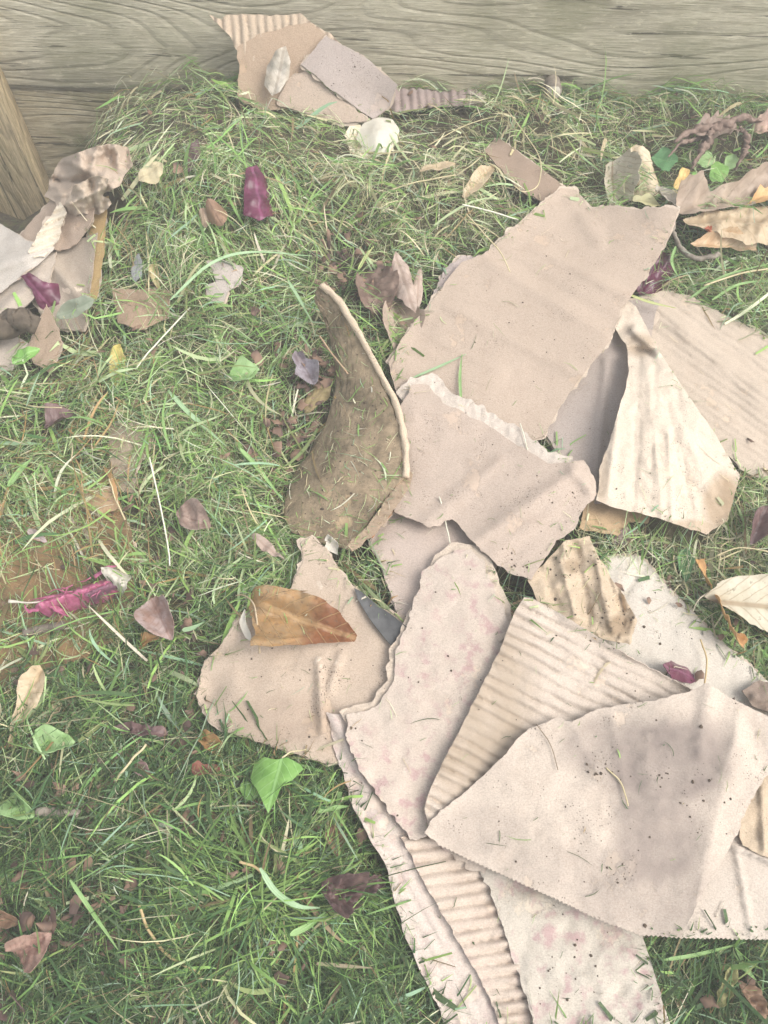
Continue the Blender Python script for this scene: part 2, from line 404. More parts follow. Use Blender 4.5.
def rest_plane(px, py, off=None, tilt=(0, 0), r=None):
    P, n, on = hit(px, py)
    if off is None: off = .004 if on else .026
    if r and on:   # average plane of three hits around
        H3 = [hit(px+r*math.cos(a), py+r*math.sin(a)) for a in (.4, 2.5, 4.6)]
        if all(h[2] for h in H3):
            A = [Vector(h[0]) for h in H3]; nn = (A[1]-A[0]).cross(A[2]-A[0]).normalized(); n = nn if nn.z > 0 else -nn
    n = Vector(n); n = (n+Vector((tilt[0], tilt[1], 0))).normalized()
    return (P+np.array(n)*off, np.array(n))
def leaf_outline(cx, cy, L, Wd, ang, tip=1.0, kind='oval', bend=0):
    a = math.radians(ang); out = []
    n = 18; ts = np.linspace(0, 1, n)
    if kind == 'oval': w = np.sin(np.pi*ts**tip)**.75
    elif kind == 'spear': w = np.sin(np.pi*ts**.7)**1.0*(1-.3*ts)
    else: w = np.sin(np.pi*ts)**.5
    w = w*(1+.28*vnoise(ts*3.1+cx, ts*0+cy, 3))
    up = [((t-.5)*L, k*Wd/2+bend*((t-.5)**2*4-.5)) for t, k in zip(ts, w)]; dn = [((t-.5)*L, -k*Wd/2+bend*((t-.5)**2*4-.5)) for t, k in zip(ts, w)][::-1][1:-1]
    pts = [(cx+u*math.cos(a)-v*math.sin(a), cy+u*math.sin(a)+v*math.cos(a)) for u, v in up+dn]
    return pts, ((cx-L/2*math.cos(a), cy-L/2*math.sin(a)), (cx+L/2*math.cos(a), cy+L/2*math.sin(a)))
def leaf(label, mat, cx=0, cy=0, L=40, Wd=18, ang=0, off=None, tilt=(0, 0), pts=None, axis=None, curl=.5, vfold=.3, kind='oval', bend=0, name='dead_leaf', cat='dead leaf',
         group=None, wr=(.006, 10), jag=1.6, step=2.2, stem=None, stem_mat=None, crumple=None, ends=0, tip=1.0, top=False):
    if pts is None: pts, axis = leaf_outline(cx, cy, L, Wd, ang, tip, kind, bend)
    else: cx, cy = np.mean([p[0] for p in pts]), np.mean([p[1] for p in pts])
    on = hit(cx, cy)[2]
    if off is not None and not on and off > .015: off = off*(.92 if top else .72)
    pl = rest_plane(cx, cy, off, tilt, r=12)
    if stem:
        root = empty(name, pl[0], label=label, cat=cat, group=group)
        sheet('blade', pts, lift=0, wr=wr, step=step, jag=jag, thick=.0006, mat=mat, plane=pl, axis=axis, curl=curl, vfold=vfold, parent=root, crumple=crumple, ends=ends, tree=on)
        tube('stem', stem, .0011, stem_mat or mat, parent=root, plane=pl, taper=.6)
        return root
    return sheet(name, pts, lift=0, wr=wr, step=step, jag=jag, thick=.0006, mat=mat, plane=pl, axis=axis, curl=curl, vfold=vfold, label=label, cat=cat, group=group, crumple=crumple, ends=ends, tree=on)

def catmull(P, n):
    P = np.asarray(P, float)
    if len(P) == 2: return P[0]+(P[1]-P[0])*np.linspace(0, 1, n)[:, None]
    Q = np.vstack([2*P[0]-P[1], P, 2*P[-1]-P[-2]]); out = []; m = len(P)-1
    for t in np.linspace(0, m-1e-6, n):
        i = int(t); u = t-i; a, b, c, d = Q[i:i+4]
        out.append(.5*((2*b)+(-a+c)*u+(2*a-5*b+4*c-d)*u*u+(-a+3*b-3*c+d)*u**3))
    return np.array(out)
def tube_mesh(C, rad, seg=7, flat=1.0, up=None, lump=0, seed=0):
    n = len(C); T = np.gradient(C, axis=0); T /= np.linalg.norm(T, axis=1, keepdims=True)
    up = np.array([.1, .2, 1.]) if up is None else np.array(up); V = []; 
    for i in range(n):
        s = np.cross(T[i], up); s /= np.linalg.norm(s)+1e-9; w = np.cross(s, T[i])
        for k in range(seg):
            a = 2*math.pi*k/seg; r = rad[i]*(1+lump*float(vnoise(i*.55, k*1.3, seed)))
            V.append(C[i]+s*math.cos(a)*r+w*math.sin(a)*r*flat)
    Fc = [(i*seg+k, i*seg+(k+1) % seg, (i+1)*seg+(k+1) % seg, (i+1)*seg+k) for i in range(n-1) for k in range(seg)]
    Fc += [tuple(range(seg))[::-1], tuple((n-1)*seg+k for k in range(seg))]
    return np.array(V), Fc
def tube(name, pts, r, mat, parent=None, plane=None, taper=1.0, seg=6, n=24, lifts=None, off=None, label=None, cat=None, group=None, flat=1, lump=0, prof=None):
    pts = np.array(pts, float); q = catmull(pts, n)
    if plane is None: plane = rest_plane(*pts[len(pts)//2], off)
    P0, nn = plane; d = rays(q[:, 0], q[:, 1]); t = ((P0-CAM)@nn)/(d@nn); C = CAM+d*t[:, None]
    if lifts is not None: C = C+np.interp(np.linspace(0, 1, n), np.linspace(0, 1, len(lifts)), lifts)[:, None]*nn
    C = C+nn*(r*.8)+np.stack([fbm(np.arange(n)*.2, np.full(n, .3), int(pts[0, 0])+k, 2)*r*.8 for k in range(3)], 1)
    u = np.linspace(0, 1, n); rad = r*(1+(taper-1)*u) if prof is None else r*np.interp(u, np.linspace(0, 1, len(prof)), prof)
    V, Fc = tube_mesh(C, rad, seg, flat, lump=lump, seed=int(pts[0, 1]))
    uv = np.stack([np.repeat(u, seg), np.tile(np.arange(seg)/seg, n)], 1)
    o = finish(name, V, Fc, mat, parent, uv=uv)
    if label: tag(o, label, cat, group)
    return o
def ribbon(name, pts, w, mat, lifts=None, off=None, label=None, cat=None, group=None, n=20, twist=0, parent=None):
    pts = np.array(pts, float); q = catmull(pts, n); plane = rest_plane(*pts[len(pts)//2], off); P0, nn = plane
    d = rays(q[:, 0], q[:, 1]); t = ((P0-CAM)@nn)/(d@nn); C = CAM+d*t[:, None]
    if lifts is not None: C = C+np.interp(np.linspace(0, 1, n), np.linspace(0, 1, len(lifts)), lifts)[:, None]*nn
    T = np.gradient(C, axis=0); T /= np.linalg.norm(T, axis=1, keepdims=True); S = np.cross(T, nn); u = np.linspace(0, 1, n)
    ww = w*np.minimum(1, np.minimum(u*6+.3, (1-u)*2.2+.04))/2
    S = S*np.cos(twist*u)[:, None]+nn*np.sin(twist*u)[:, None]
    V = np.concatenate([C-S*ww[:, None], C-nn*.0012*(w/.006), C+S*ww[:, None]])
    Fc = []
    for i in range(n-1): Fc += [(i, i+1, n+i+1, n+i), (n+i, n+i+1, 2*n+i+1, 2*n+i)]
    F3 = [t_ for f in Fc for t_ in ((f[0], f[1], f[2]), (f[0], f[2], f[3]))]
    V2, F2, sm = solid(V, F3, .0004)
    uv = np.stack([np.tile(u, 3), np.repeat([-.1, 0, .1], n)], 1)
    o = finish(name, V2, F2, mat, parent, uv=uv[solid.map], smooth=sm)
    if label: tag(o, label, cat, group)
    return o

# ================================================================== the setting
def at_y(px, py, y):
    d = rays(px, py); t = (y-CAM[1])/d[..., 1]; return CAM+d*np.asarray(t)[..., None]
WY = 1.50
def board(name, a0, a1, lo, hi, yf, th, mat, vertical=False, wav=.002, seed=0, label=None, cat=None, group=None, n=90):
    """rough sawn board: a rounded section swept along its length"""
    b = .004; hs = [lo+b*.3, lo+b*1.5, *np.linspace(lo+.02, hi-.02, 12), hi-b*1.5, hi-b*.3]
    sec = [(yf+b*1.0, lo)]+[(yf+(b*.5 if i in (0, len(hs)-1) else 0), h) for i, h in enumerate(hs)]+[(yf+b, hi), (yf+th, hi), (yf+th, lo)]
    A = np.linspace(a0, a1, n); V = []
    for a in A:
        for (y, h) in sec:
            dy = wav*.6*float(fbm(a*9, h*40, seed, 3)); dh = wav*float(fbm(a*4, h*2, seed+5, 3)) if h in (lo, hi) or h == hs[0] or h == hs[-1] else 0
            V.append((h+dh, y+dy, a) if vertical else (a, y+dy, h+dh))
    m = len(sec)
    Fc = [(i*m+k, i*m+(k+1) % m, (i+1)*m+(k+1) % m, (i+1)*m+k) for i in range(n-1) for k in range(m)]
    if not vertical: Fc = [f[::-1] for f in Fc]
    Fc += [tuple(range(m)), tuple(range((n-1)*m, n*m))[::-1]]
    o = finish(name, V, Fc, mat, origin=(0, yf, lo) if not vertical else (lo, yf, a0))
    return tag(o, label, cat, group)
kn = at_y(np.array([575., 470., 700.]), np.array([38., 60., 20.]), WY)
UW = wood_mat((.76, .70, .54), (.44, .39, .27), knot=None, seed=1, moss=.35)
LW = wood_mat((.64, .57, .40), (.34, .27, .16), seed=5, moss=.6)
PW = wood_mat((.72, .58, .36), (.36, .28, .16), vertical=True, seed=9, moss=.3)
board('wooden_board', -1.5, 1.5, .000, .30, WY, .03, UW, seed=3, label='weathered grey wooden board with knots along the top edge, upper one', cat='wooden board', group='boards of the bin wall')
board('wooden_board', -1.5, 1.5, -.36, -.011, WY+.008, .03, LW, seed=8, label='darker damp wooden board below the weathered one, seen at the left', cat='wooden board', group='boards of the bin wall')
pr = at_y(np.array([0., 48.]), np.array([100., 195.]), WY)
px_ = float(pr[:, 0].max())+.02
board('wooden_post', -.40, .30, px_-.13, px_, WY-.055, .055, PW, vertical=True, seed=12, label='upright timber post in the left corner of the bin', cat='wooden post')
# twig stump sticking out of the board's foot
BK = plain_mat('bark', (.16, .13, .10), (.30, .26, .21), 90, .9)
def stump(px, py, r, label):
    P = at_y(np.array([float(px)]), np.array([float(py)]), WY-.045)[0]
    root = empty('cut_twig', P, label=label, cat='twig')
    C = np.array([P+np.array([.0, .03, 0])*(1-u)+np.array([0.0, -.006, .003])*u for u in np.linspace(0, 1, 6)])
    V, Fc = tube_mesh(C, [r, r, r*1.02, r, r*1.03, r], 20, lump=.06); finish('bark', V, Fc, BK, root)
    E = C[-1]+np.array([0, -.0015, .0008]); C2 = np.array([C[-1]-np.array([0, -.002, 0]), E])
    V, Fc = tube_mesh(C2, [r*.84, r*.82], 20); finish('cut_face', V, Fc, plain_mat('end_grain', (.36, .33, .27), (.52, .48, .40), 160, .9), root)
stump(553, 92, .016, 'round cut twig end poking out at the foot of the board')

# heap body and the ground beyond
m, nt, b = new_mat('compost'); P = geo_pos(nt)
c = mixc(nt, ramp(nt, noise_n(nt, P, 22, 6, .7), .4, .62), (.045, .032, .02), (.10, .085, .04))
c = mixc(nt, ramp(nt, noise_n(nt, P, 120, 4, .7), .5, .66), c, (.16, .12, .065))
c = mixc(nt, math_(nt, 'MULTIPLY', ramp(nt, noise_n(nt, P, 60, 4, .7), .5, .62), .6), c, (.07, .10, .03))
nt.links.new(c, b.inputs['Base Color']); b.inputs['Roughness'].default_value = .95
bump(nt, b, noise_n(nt, P, 150, 6, .7), 1, .006); SOIL = m
gx = np.linspace(-1.5, 1.5, 260); gy = np.linspace(-.7, 1.53, 230); X, Y = np.meshgrid(gx, gy)
Z = Hf(X, Y)+.006*fbm(X*45, Y*45, 5, 4)-.004
edge = np.clip((np.maximum(np.abs(X)-1.1, -.35-Y))/.35, 0, 1); Z = Z*(1-edge)-.34*edge**1.5
V = np.stack([X.ravel(), Y.ravel(), Z.ravel()], 1); nx_ = len(gx)
Fc = [(j*nx_+i, j*nx_+i+1, (j+1)*nx_+i+1, (j+1)*nx_+i) for j in range(len(gy)-1) for i in range(nx_-1)]
tag(finish('terrain', V, Fc, SOIL, origin=(0, 0, 0)), kind='structure')
V = [(-40, -40, -.335), (40, -40, -.335), (40, 40, -.335), (-40, 40, -.335)]
tag(finish('ground', V, [(0, 1, 2, 3)], plain_mat('lawn', (.05, .08, .02), (.09, .12, .04), 30, .95), origin=(0, 0, -.335)), kind='structure')

# ================================================================== cardboard and paper
K_pink = (.45, .36, .285); K_tan = (.47, .37, .285); K_pale = (.62, .55, .47); K_grey = (.50, .46, .42); K_brown = (.38, .27, .18)
EDGE = kraft((.54, .45, .36), specks=.15)
G_card = 'torn cardboard pieces on the heap'
def card(label, pts, mat=None, name='cardboard_piece', cat='cardboard', group=G_card, back=True, **kw):
    o = sheet(name, pts, mat=mat or kraft(K_pink), label=label, cat=cat, group=group, **kw)
    if name == 'cardboard_piece' and back:      # the ply below, torn a little wider, shows as a paler ragged edge
        o['_o'] = list(o.location); k = dict(kw); l = k.get('lift', .03); k['lift'] = l-.0032 if isinstance(l, (int, float)) else [(a, b_, c_-.0032) for a, b_, c_ in l]
        k['jag'] = k.get('jag', 1)*1.2+.3; k['tree'] = False; k['thick'] = .0006; k['grow'] = 1.9; k['wr'] = (.002, 8); k['step'] = 4
        for q in ('crumple', 'group', 'flute'): k.pop(q, None)
        sheet('back_liner', pts, mat=EDGE, parent=o, **k)
    return o

# wet orange cardboard under the left grass
card('soaked orange brown cardboard showing through the grass at the left edge', [(-40, 500), (40, 520), (110, 470), (140, 560), (120, 640), (70, 660), (20, 700), (-40, 690)],
     kraft((.27, .17, .085), specks=.9, dirty=.6), lift=.016, wr=(.006, 40), jag=3, cat='cardboard', group=None, tree=False)
card('small brown card corner poking from grass beside the pink flower', [(82, 490), (116, 486), (118, 508), (98, 514), (84, 508)], kraft((.36, .25, .15)), lift=.028, step=3, group=None, tree=False)
card('damp brown card scrap with a ragged end standing in the grass at left centre', [(108, 425), (156, 424), (152, 445), (136, 470), (134, 492), (118, 490), (110, 460)], kraft((.34, .27, .20), dirty=.4), lift=[(108, 425, .03), (156, 424, .035), (125, 490, .022)], bumps=[(125, 440, .008, 12)], step=3, group=None, tree=False)
card('brown card patch half covered by grass below the small grey scrap', [(112, 288), (170, 290), (168, 318), (140, 330), (118, 322)], kraft((.36, .26, .18), dirty=.3), lift=.026, step=3, group=None, tree=False)
card('ochre card edge standing along the left rim of the heap', [(98, 200), (108, 196), (104, 250), (96, 300), (86, 296), (84, 250)], kraft((.40, .28, .13), dirty=.2), lift=.03, step=3, group=None, tree=False)
card('ripped flat grey scrap lying on grass beside the standing card', [(207, 262), (222, 260), (243, 268), (240, 284), (228, 290), (224, 302), (208, 300), (206, 286), (216, 282)], kraft((.42, .37, .33)), lift=.038, step=3, thick=.001, group=None)

# the back group leaning against the board
pl_back = (np.array(at_z(290, 100, .02)), np.array([0, -.72, .62])/np.linalg.norm([0, -.72, .62]))
Pb = surf(np.array([285.]), np.array([112.]), .015)[0]; Pb[1] = min(Pb[1], WY-.06); pl_back = (Pb, pl_back[1])
rt = empty('corrugated_cardboard', Pb, label='brown cardboard with its ribbed inside bared, leaning on the back board', cat='cardboard', group=G_card)
sheet('ribbed_layer', [(210, 16), (222, 20), (228, 15), (255, 14), (285, 15), (300, 13), (312, 24), (330, 34), (350, 52), (345, 64), (318, 60), (290, 60), (252, 62), (236, 50), (229, 34), (214, 22)],
      lift=0, plane=pl_back, flute=(88, 8.5, .0034), step=2, mat=kraft((.50, .40, .30)), thick=.001, parent=rt, jag=1.6)
sheet('flat_face', [(236, 48), (262, 33), (290, 27), (312, 24), (326, 36), (318, 60), (300, 75), (290, 108), (262, 112), (238, 98), (240, 72)], lift=.004, plane=pl_back, mat=kraft((.43, .32, .23), specks=.1), thick=.001, parent=rt, step=3, wr=(.0015, 30))
card('speckled grey brown card square resting against the leaning piece at the back', [(301, 66), (327, 38), (362, 57), (398, 86), (390, 105), (374, 120), (345, 100)], kraft((.42, .355, .32), specks=1.0), lift=.018, plane=pl_back, step=3, bumps=[(380, 110, -.02, 30)])
card('pale tan card flap under the speckled square at the back', [(278, 104), (288, 80), (306, 72), (330, 92), (372, 122), (340, 124), (300, 112)], kraft((.50, .40, .32), specks=.5), lift=.009, plane=pl_back, step=3)
card('grey ribbed cardboard strip half buried at the foot of the back board', [(388, 92), (400, 84), (440, 82), (482, 84), (484, 104), (440, 106), (392, 112)], kraft((.34, .27, .25)), lift=.022, flute=(86, 8.5, .003), step=2, thick=.001)
card('narrow dark brown card strip running under the big sheet', [(484, 150), (497, 138), (530, 160), (575, 195), (560, 212), (520, 190)], kraft((.30, .225, .17), specks=.6), lift=.028, step=3)

# crumpled pile in the left corner
card('largest crumpled brown wrapping paper at the back of the left corner heap', [(46, 196), (50, 178), (60, 160), (84, 150), (108, 143), (128, 147), (132, 165), (120, 186), (100, 196), (80, 204), (58, 206)], kraft((.46, .37, .29), specks=.3), name='crumpled_paper', cat='paper',
     lift=[(50, 190, .05), (90, 150, .09), (125, 160, .05), (90, 200, .06)], crumple=(.020, 20), folds=[((66, 160), (118, 190), .016, 4, 1), ((84, 152), (90, 190), -.014, 4, 1), ((110, 150), (104, 180), .014, 4, 1), ((56, 180), (96, 184), -.012, 3)], step=2.5, thick=.0008)
card('torn curl of brown wrapping paper lying over the front of the corner heap', [(64, 206), (74, 186), (92, 176), (110, 178), (104, 196), (112, 204), (98, 214), (84, 212), (72, 216)], kraft((.50, .41, .32), specks=.3), name='crumpled_paper', cat='paper',
     lift=[(64, 206, .06), (90, 178, .10), (110, 200, .06)], crumple=(.014, 15), folds=[((70, 204), (104, 188), .014, 3, 1), ((90, 180), (96, 210), -.012, 3, 1)], step=2, thick=.0008)
card('ribbed pale cardboard strip in the left corner pile', [(28, 252), (44, 226), (60, 203), (66, 212), (58, 240), (44, 256), (34, 258)], kraft((.66, .58, .46), specks=.1), lift=.062, flute=(-22, 7.5, .0042), step=2, thick=.001, jag=1.5)
card('folded brown card below the crumpled paper in the corner pile', [(10, 250), (28, 226), (52, 198), (96, 196), (92, 222), (76, 244), (60, 250), (44, 247), (60, 206), (34, 250)], kraft((.40, .31, .24), specks=.3), lift=.045, step=3, wr=(.008, 30), folds=[((60, 200), (50, 245), .01, 5)])
card('dull brown card sheet at the bottom of the corner pile', [(40, 252), (78, 240), (98, 232), (92, 275), (84, 330), (50, 330), (28, 290)], kraft((.36, .30, .24), specks=.2), lift=.032, step=3, wr=(.006, 30), folds=[((50, 260), (80, 300), .01, 6)])
card('pale grey torn cardboard sheet cut off by the left edge', [(-50, 200), (0, 224), (26, 240), (54, 247), (40, 262), (0, 292), (-50, 320)], kraft((.50, .455, .40), specks=.15), lift=.06, step=3, wr=(.005, 40), folds=[((-10, 270), (50, 250), .006, 4)])
card('darker lower card sheet with a straight fold cut off by the left edge', [(-50, 300), (0, 282), (40, 262), (56, 252), (48, 285), (20, 310), (10, 330), (-50, 350)], kraft((.42, .36, .30), specks=.15), lift=.048, step=3, folds=[((-10, 320), (40, 275), .006, 4)])
card('pointed tan card triangle standing beside the onion skin at left', [(46, 304), (58, 330), (62, 345), (50, 372), (34, 362), (28, 350)], kraft((.45, .34, .25), specks=.3), lift=[(46, 304, .07), (62, 345, .05), (30, 355, .03)], step=2.5)
card('pale paper corner under the dark branch at the left edge', [(-40, 330), (14, 336), (36, 345), (10, 372), (-40, 400)], kraft((.52, .45, .38), specks=.2), lift=.03, step=3, name='torn_paper', cat='paper', wr=(.006, 20))

# right side
card('large embossed kraft sheet at the right edge with rows of small dents', [(640, 296), (668, 290), (700, 302), (768, 338), (820, 360), (820, 500), (768, 480), (742, 470), (700, 430), (650, 350)],
     kraft((.50, .415, .33), specks=.3), lift=.024, flute=(35, 7.5, .0010), step=2.2, folds=[((650, 300), (800, 420), .004, 7), ((640, 320), (800, 470), -.003, 8), ((680, 330), (800, 440), .003, 4, 1)], wr=(.003, 50))
card('lilac grey card layer tucked under the right edge of the big sheet', [(540, 428), (590, 366), (626, 300), (660, 300), (640, 380), (612, 470), (600, 510), (570, 475)], kraft((.40, .34, .30), specks=.6), lift=.030, folds=[((606, 360), (596, 480), .006, 4)])
card('orange brown paper edge below the fan of pale paper', [(578, 530), (588, 500), (610, 496), (650, 516), (648, 524), (628, 522), (618, 536)], kraft((.46, .33, .20), specks=.2), name='torn_paper', cat='paper', lift=.034, step=3, thick=.001, wr=(.006, 20))
sheet_big = card('largest smooth pinkish sheet with faint creases in the upper right', [(388, 362), (412, 325), (440, 290), (462, 262), (482, 256), (500, 240), (560, 188), (576, 190), (590, 208), (614, 206), (640, 210), (668, 206), (679, 210), (668, 240), (650, 270), (622, 308), (610, 340), (590, 366), (560, 405), (545, 436), (500, 450), (440, 440), (400, 405)],
     kraft(K_pink, specks=.5), lift=[(390, 360, .042), (560, 190, .055), (680, 210, .075), (540, 430, .045), (620, 310, .07)],
     folds=[((505, 232), (628, 296), .0042, 5), ((492, 250), (612, 322), -.0035, 6), ((488, 262), (606, 336), .0038, 5, 1), ((446, 306), (586, 378), .0036, 6, 1), ((420, 330), (500, 372), .002, 5), ((560, 190), (600, 240), .004, 7), ((440, 330), (520, 370), .002, 8)], wr=(.0022, 60), flute=(31, 7.0, .00028), jag=1.3)
card('ragged grey underlayer showing along the upper left of the largest sheet', [(432, 296), (444, 270), (462, 255), (480, 258), (470, 285), (450, 310)], kraft((.44, .37, .34)), lift=.036, step=3, jag=3, wr=(.005, 12))
# fan of pale crumpled paper
sheet('crumpled_paper', [(612, 318), (624, 297), (636, 306), (650, 335), (662, 356), (690, 398), (720, 442), (741, 476), (734, 496), (728, 520), (706, 535), (688, 528), (650, 516), (616, 508), (596, 500), (600, 470), (608, 445), (622, 400), (629, 370), (626, 345), (616, 330)],
      mat=kraft((.60, .51, .41), specks=.8, stain=(.30, .20, .11)), label='pale fan of creased paper spreading down from a pinched top', cat='paper',
      lift=[(620, 305, .045), (600, 500, .06), (735, 490, .055), (660, 420, .075)],
      folds=[((640, 350), (634, 505), -.0035, 3, 1), ((648, 370), (662, 515), .0035, 4, 1), ((655, 350), (652, 470), -.0025, 2.5, 1), ((664, 390), (694, 515), -.0035, 3, 1), ((675, 410), (716, 505), .0035, 4, 1), ((634, 330), (656, 352), .010, 4), ((622, 380), (608, 490), .007, 6, 1), ((628, 350), (650, 352), -.010, 4), ((668, 430), (672, 520), .004, 3, 1)],
      crumple=(.0022, 22), step=2.2, thick=.0007, stains=[(725, 505, 22, 34, .75), (640, 345, 14, 12, .5), (690, 528, 40, 9, .6), (602, 470, 7, 40, .4)], jag=1.2, wr=(.004, 20))
# pale sheet under right
card('pale grey sheet with a straight edge lying under the bag and beside the crumpled lump', [(606, 556), (642, 556), (672, 590), (720, 640), (790, 700), (790, 770), (720, 720), (640, 680), (600, 640)], kraft((.56, .51, .44), specks=.9), lift=.020, wr=(.004, 30), folds=[((620, 600), (650, 560), -.005, 4)])
card('small dark brown paper scrap at the right edge above the bag', [(742, 690), (760, 680), (790, 690), (790, 720), (752, 706)], kraft((.26, .20, .16)), name='torn_paper', cat='paper', lift=.035, step=3, wr=(.006, 12), group=None)
# middle sheets
card('smooth pink card tucked between the middle sheet and the purple speckled one', [(370, 540), (396, 506), (430, 500), (470, 530), (500, 560), (470, 600), (430, 640), (400, 620)], kraft((.50, .41, .35), specks=.3), lift=.028, bumps=[(430, 590, .006, 30)])
mid = empty('cardboard_piece', surf(np.array([490.]), np.array([470.]), .05)[0], label='middle sheet with a white ragged torn seam along its upper edge', cat='cardboard', group=G_card)
ML = [(400, 390, .060), (580, 470, .064), (560, 560, .050), (440, 530, .042)]
sheet('flat_face', [(394, 440), (398, 412), (412, 386), (430, 384), (444, 402), (480, 420), (520, 446), (548, 464), (568, 462), (583, 461), (594, 476), (596, 494), (584, 508), (574, 530), (556, 540), (532, 580), (508, 574), (482, 550), (452, 520), (430, 528), (394, 512), (404, 480)],
      lift=ML, mat=kraft((.45, .365, .30), specks=.7), parent=mid, folds=[((470, 545), (570, 475), .006, 8), ((430, 520), (500, 460), .004, 7), ((574, 470), (590, 490), .008, 6)], steps_=[((500, 560), (590, 480), .004, 4)], wr=(.003, 40), jag=1.8, flute=(-38, 7.5, .00030))
sheet('torn_edge', [(396, 392), (410, 376), (432, 374), (452, 392), (486, 408), (524, 432), (552, 452), (572, 458), (566, 470), (546, 470), (516, 454), (480, 430), (444, 412), (430, 394), (414, 396), (404, 402)],
      lift=[(a, b_, c_-.0045) for a, b_, c_ in ML], mat=kraft((.56, .49, .42), specks=.3), parent=mid, step=2, jag=3.2, wr=(.0022, 5), thick=.0008)
# crumpled soiled paper in the middle right
sheet('crumpled_paper', [(528, 580), (548, 560), (566, 540), (590, 536), (600, 560), (620, 590), (636, 620), (630, 646), (604, 640), (570, 625), (540, 606)],
      mat=kraft((.50, .40, .29), specks=.6, stain=(.16, .10, .05)), label='small crumpled tan paper lump soiled with crumbs above the ribbed sheet', cat='paper', lift=.042,
      folds=[((575, 545), (590, 620), -.006, 4), ((560, 560), (575, 615), .010, 4, 1), ((596, 560), (612, 630), .012, 4, 1), ((604, 555), (622, 610), -.010, 3), ((545, 575), (560, 610), -.004, 4)],
      crumple=(.0075, 24), step=2, thick=.0007, stains=[(620, 626, 16, 13, .6), (572, 566, 9, 8, .5)])

# lower left sheet
card('rounded tan sheet at lower left carrying the orange leaf', [(196, 694), (204, 664), (222, 644), (240, 614), (262, 604), (290, 590), (303, 560), (300, 542), (312, 536), (326, 548), (338, 568), (352, 586), (376, 606), (404, 616), (425, 640), (420, 690), (380, 720), (356, 762), (328, 764), (290, 752), (250, 740), (226, 732), (208, 722)],
     kraft((.48, .385, .30), specks=.8, stain=(.27, .19, .14)), lift=[(200, 700, .030), (310, 540, .045), (410, 640, .035), (330, 760, .034)], folds=[((318, 660), (322, 730), .010, 3), ((340, 655), (330, 690), .006, 3), ((236, 640), (250, 600), -.004, 6)],
     bumps=[(210, 690, -.012, 16)], stains=[(290, 720, 60, 26, .35)], wr=(.004, 40), jag=1.6)
# purple speckled stack
st_ = empty('cardboard_piece', surf(np.array([440.]), np.array([760.]), .05)[0], label='long purple speckled sheet running from the centre to the bottom edge, layers peeling', cat='cardboard', group=G_card)
PS = kraft((.51, .43, .36), specks=.35, pink=.75)
sheet('lower_liner', [(326, 712), (346, 716), (366, 752), (392, 796), (420, 840), (440, 868), (478, 920), (506, 975), (530, 1040), (452, 1040), (430, 990), (402, 930), (384, 862), (352, 806), (338, 760)], lift=.036, mat=kraft((.56, .48, .42), specks=.1, pink=.35), parent=st_,
      folds=[((334, 716), (380, 820), .004, 4)], flute=(60, 13, .0016), step=3, jag=2)
sheet('ribbed_layer', [(402, 838), (430, 836), (486, 862), (500, 900), (516, 950), (540, 1040), (506, 1040), (486, 990), (452, 930), (420, 876)], lift=.043, mat=kraft((.54, .45, .37), specks=.1, pink=.2), parent=st_, flute=(-8, 12.5, .0038), step=2, thick=.001, jag=1.5)
sheet('speckled_face', [(455, 552), (470, 550), (482, 562), (492, 585), (502, 604), (508, 624), (516, 640), (560, 660), (560, 760), (520, 860), (500, 880), (470, 868), (432, 838), (410, 840), (386, 808), (362, 770), (344, 736), (348, 716), (376, 706), (392, 684), (396, 650), (412, 610), (424, 572), (440, 560)],
      lift=[(465, 555, .048), (350, 720, .050), (500, 640, .052), (440, 840, .050)], mat=PS, parent=st_, wr=(.003, 18), jag=3.2, bumps=[(505, 640, -.008, 14)])
sheet('torn_edge', [(418, 600), (428, 566), (450, 545), (474, 543), (490, 562), (504, 592), (516, 628), (500, 640), (470, 600), (440, 600), (420, 650), (404, 690), (384, 716), (350, 730), (340, 712), (372, 702), (388, 680), (392, 650)],
      lift=[(465, 555, .0435), (350, 720, .0455), (500, 640, .0475), (440, 840, .0455)], mat=EDGE, parent=st_, step=2.2, wr=(.003, 6), jag=3.6, thick=.0008)
sheet('lower_face', [(474, 862), (486, 858), (560, 880), (640, 926), (652, 960), (662, 1000), (674, 1040), (540, 1040), (524, 990), (508, 940), (494, 900)], lift=.050, mat=kraft((.50, .45, .38), specks=.3, pink=.8), parent=st_, wr=(.006, 26), jag=2)
# ribbed sheet
sheet('corrugated_cardboard', [(424, 808), (432, 786), (452, 744), (478, 694), (500, 650), (514, 612), (524, 597), (534, 599), (570, 620), (610, 645), (650, 668), (684, 686), (714, 700), (690, 730), (600, 760), (520, 800), (450, 850), (430, 838)],
      mat=kraft((.56, .475, .395), specks=.15, stain=(.38, .30, .22)), label='ribbed corrugated sheet fanning out from under the damp stained bag', cat='cardboard', group=G_card,
      lift=[(425, 830, .060), (525, 600, .064), (700, 690, .072), (520, 780, .062)], flute=(27, 11.2, .0034), step=1.9, thick=.001, stains=[(470, 700, 70, 125, .85)], wr=(.004, 40), jag=1.0,
      folds=[((560, 612), (690, 688), .006, 4)])
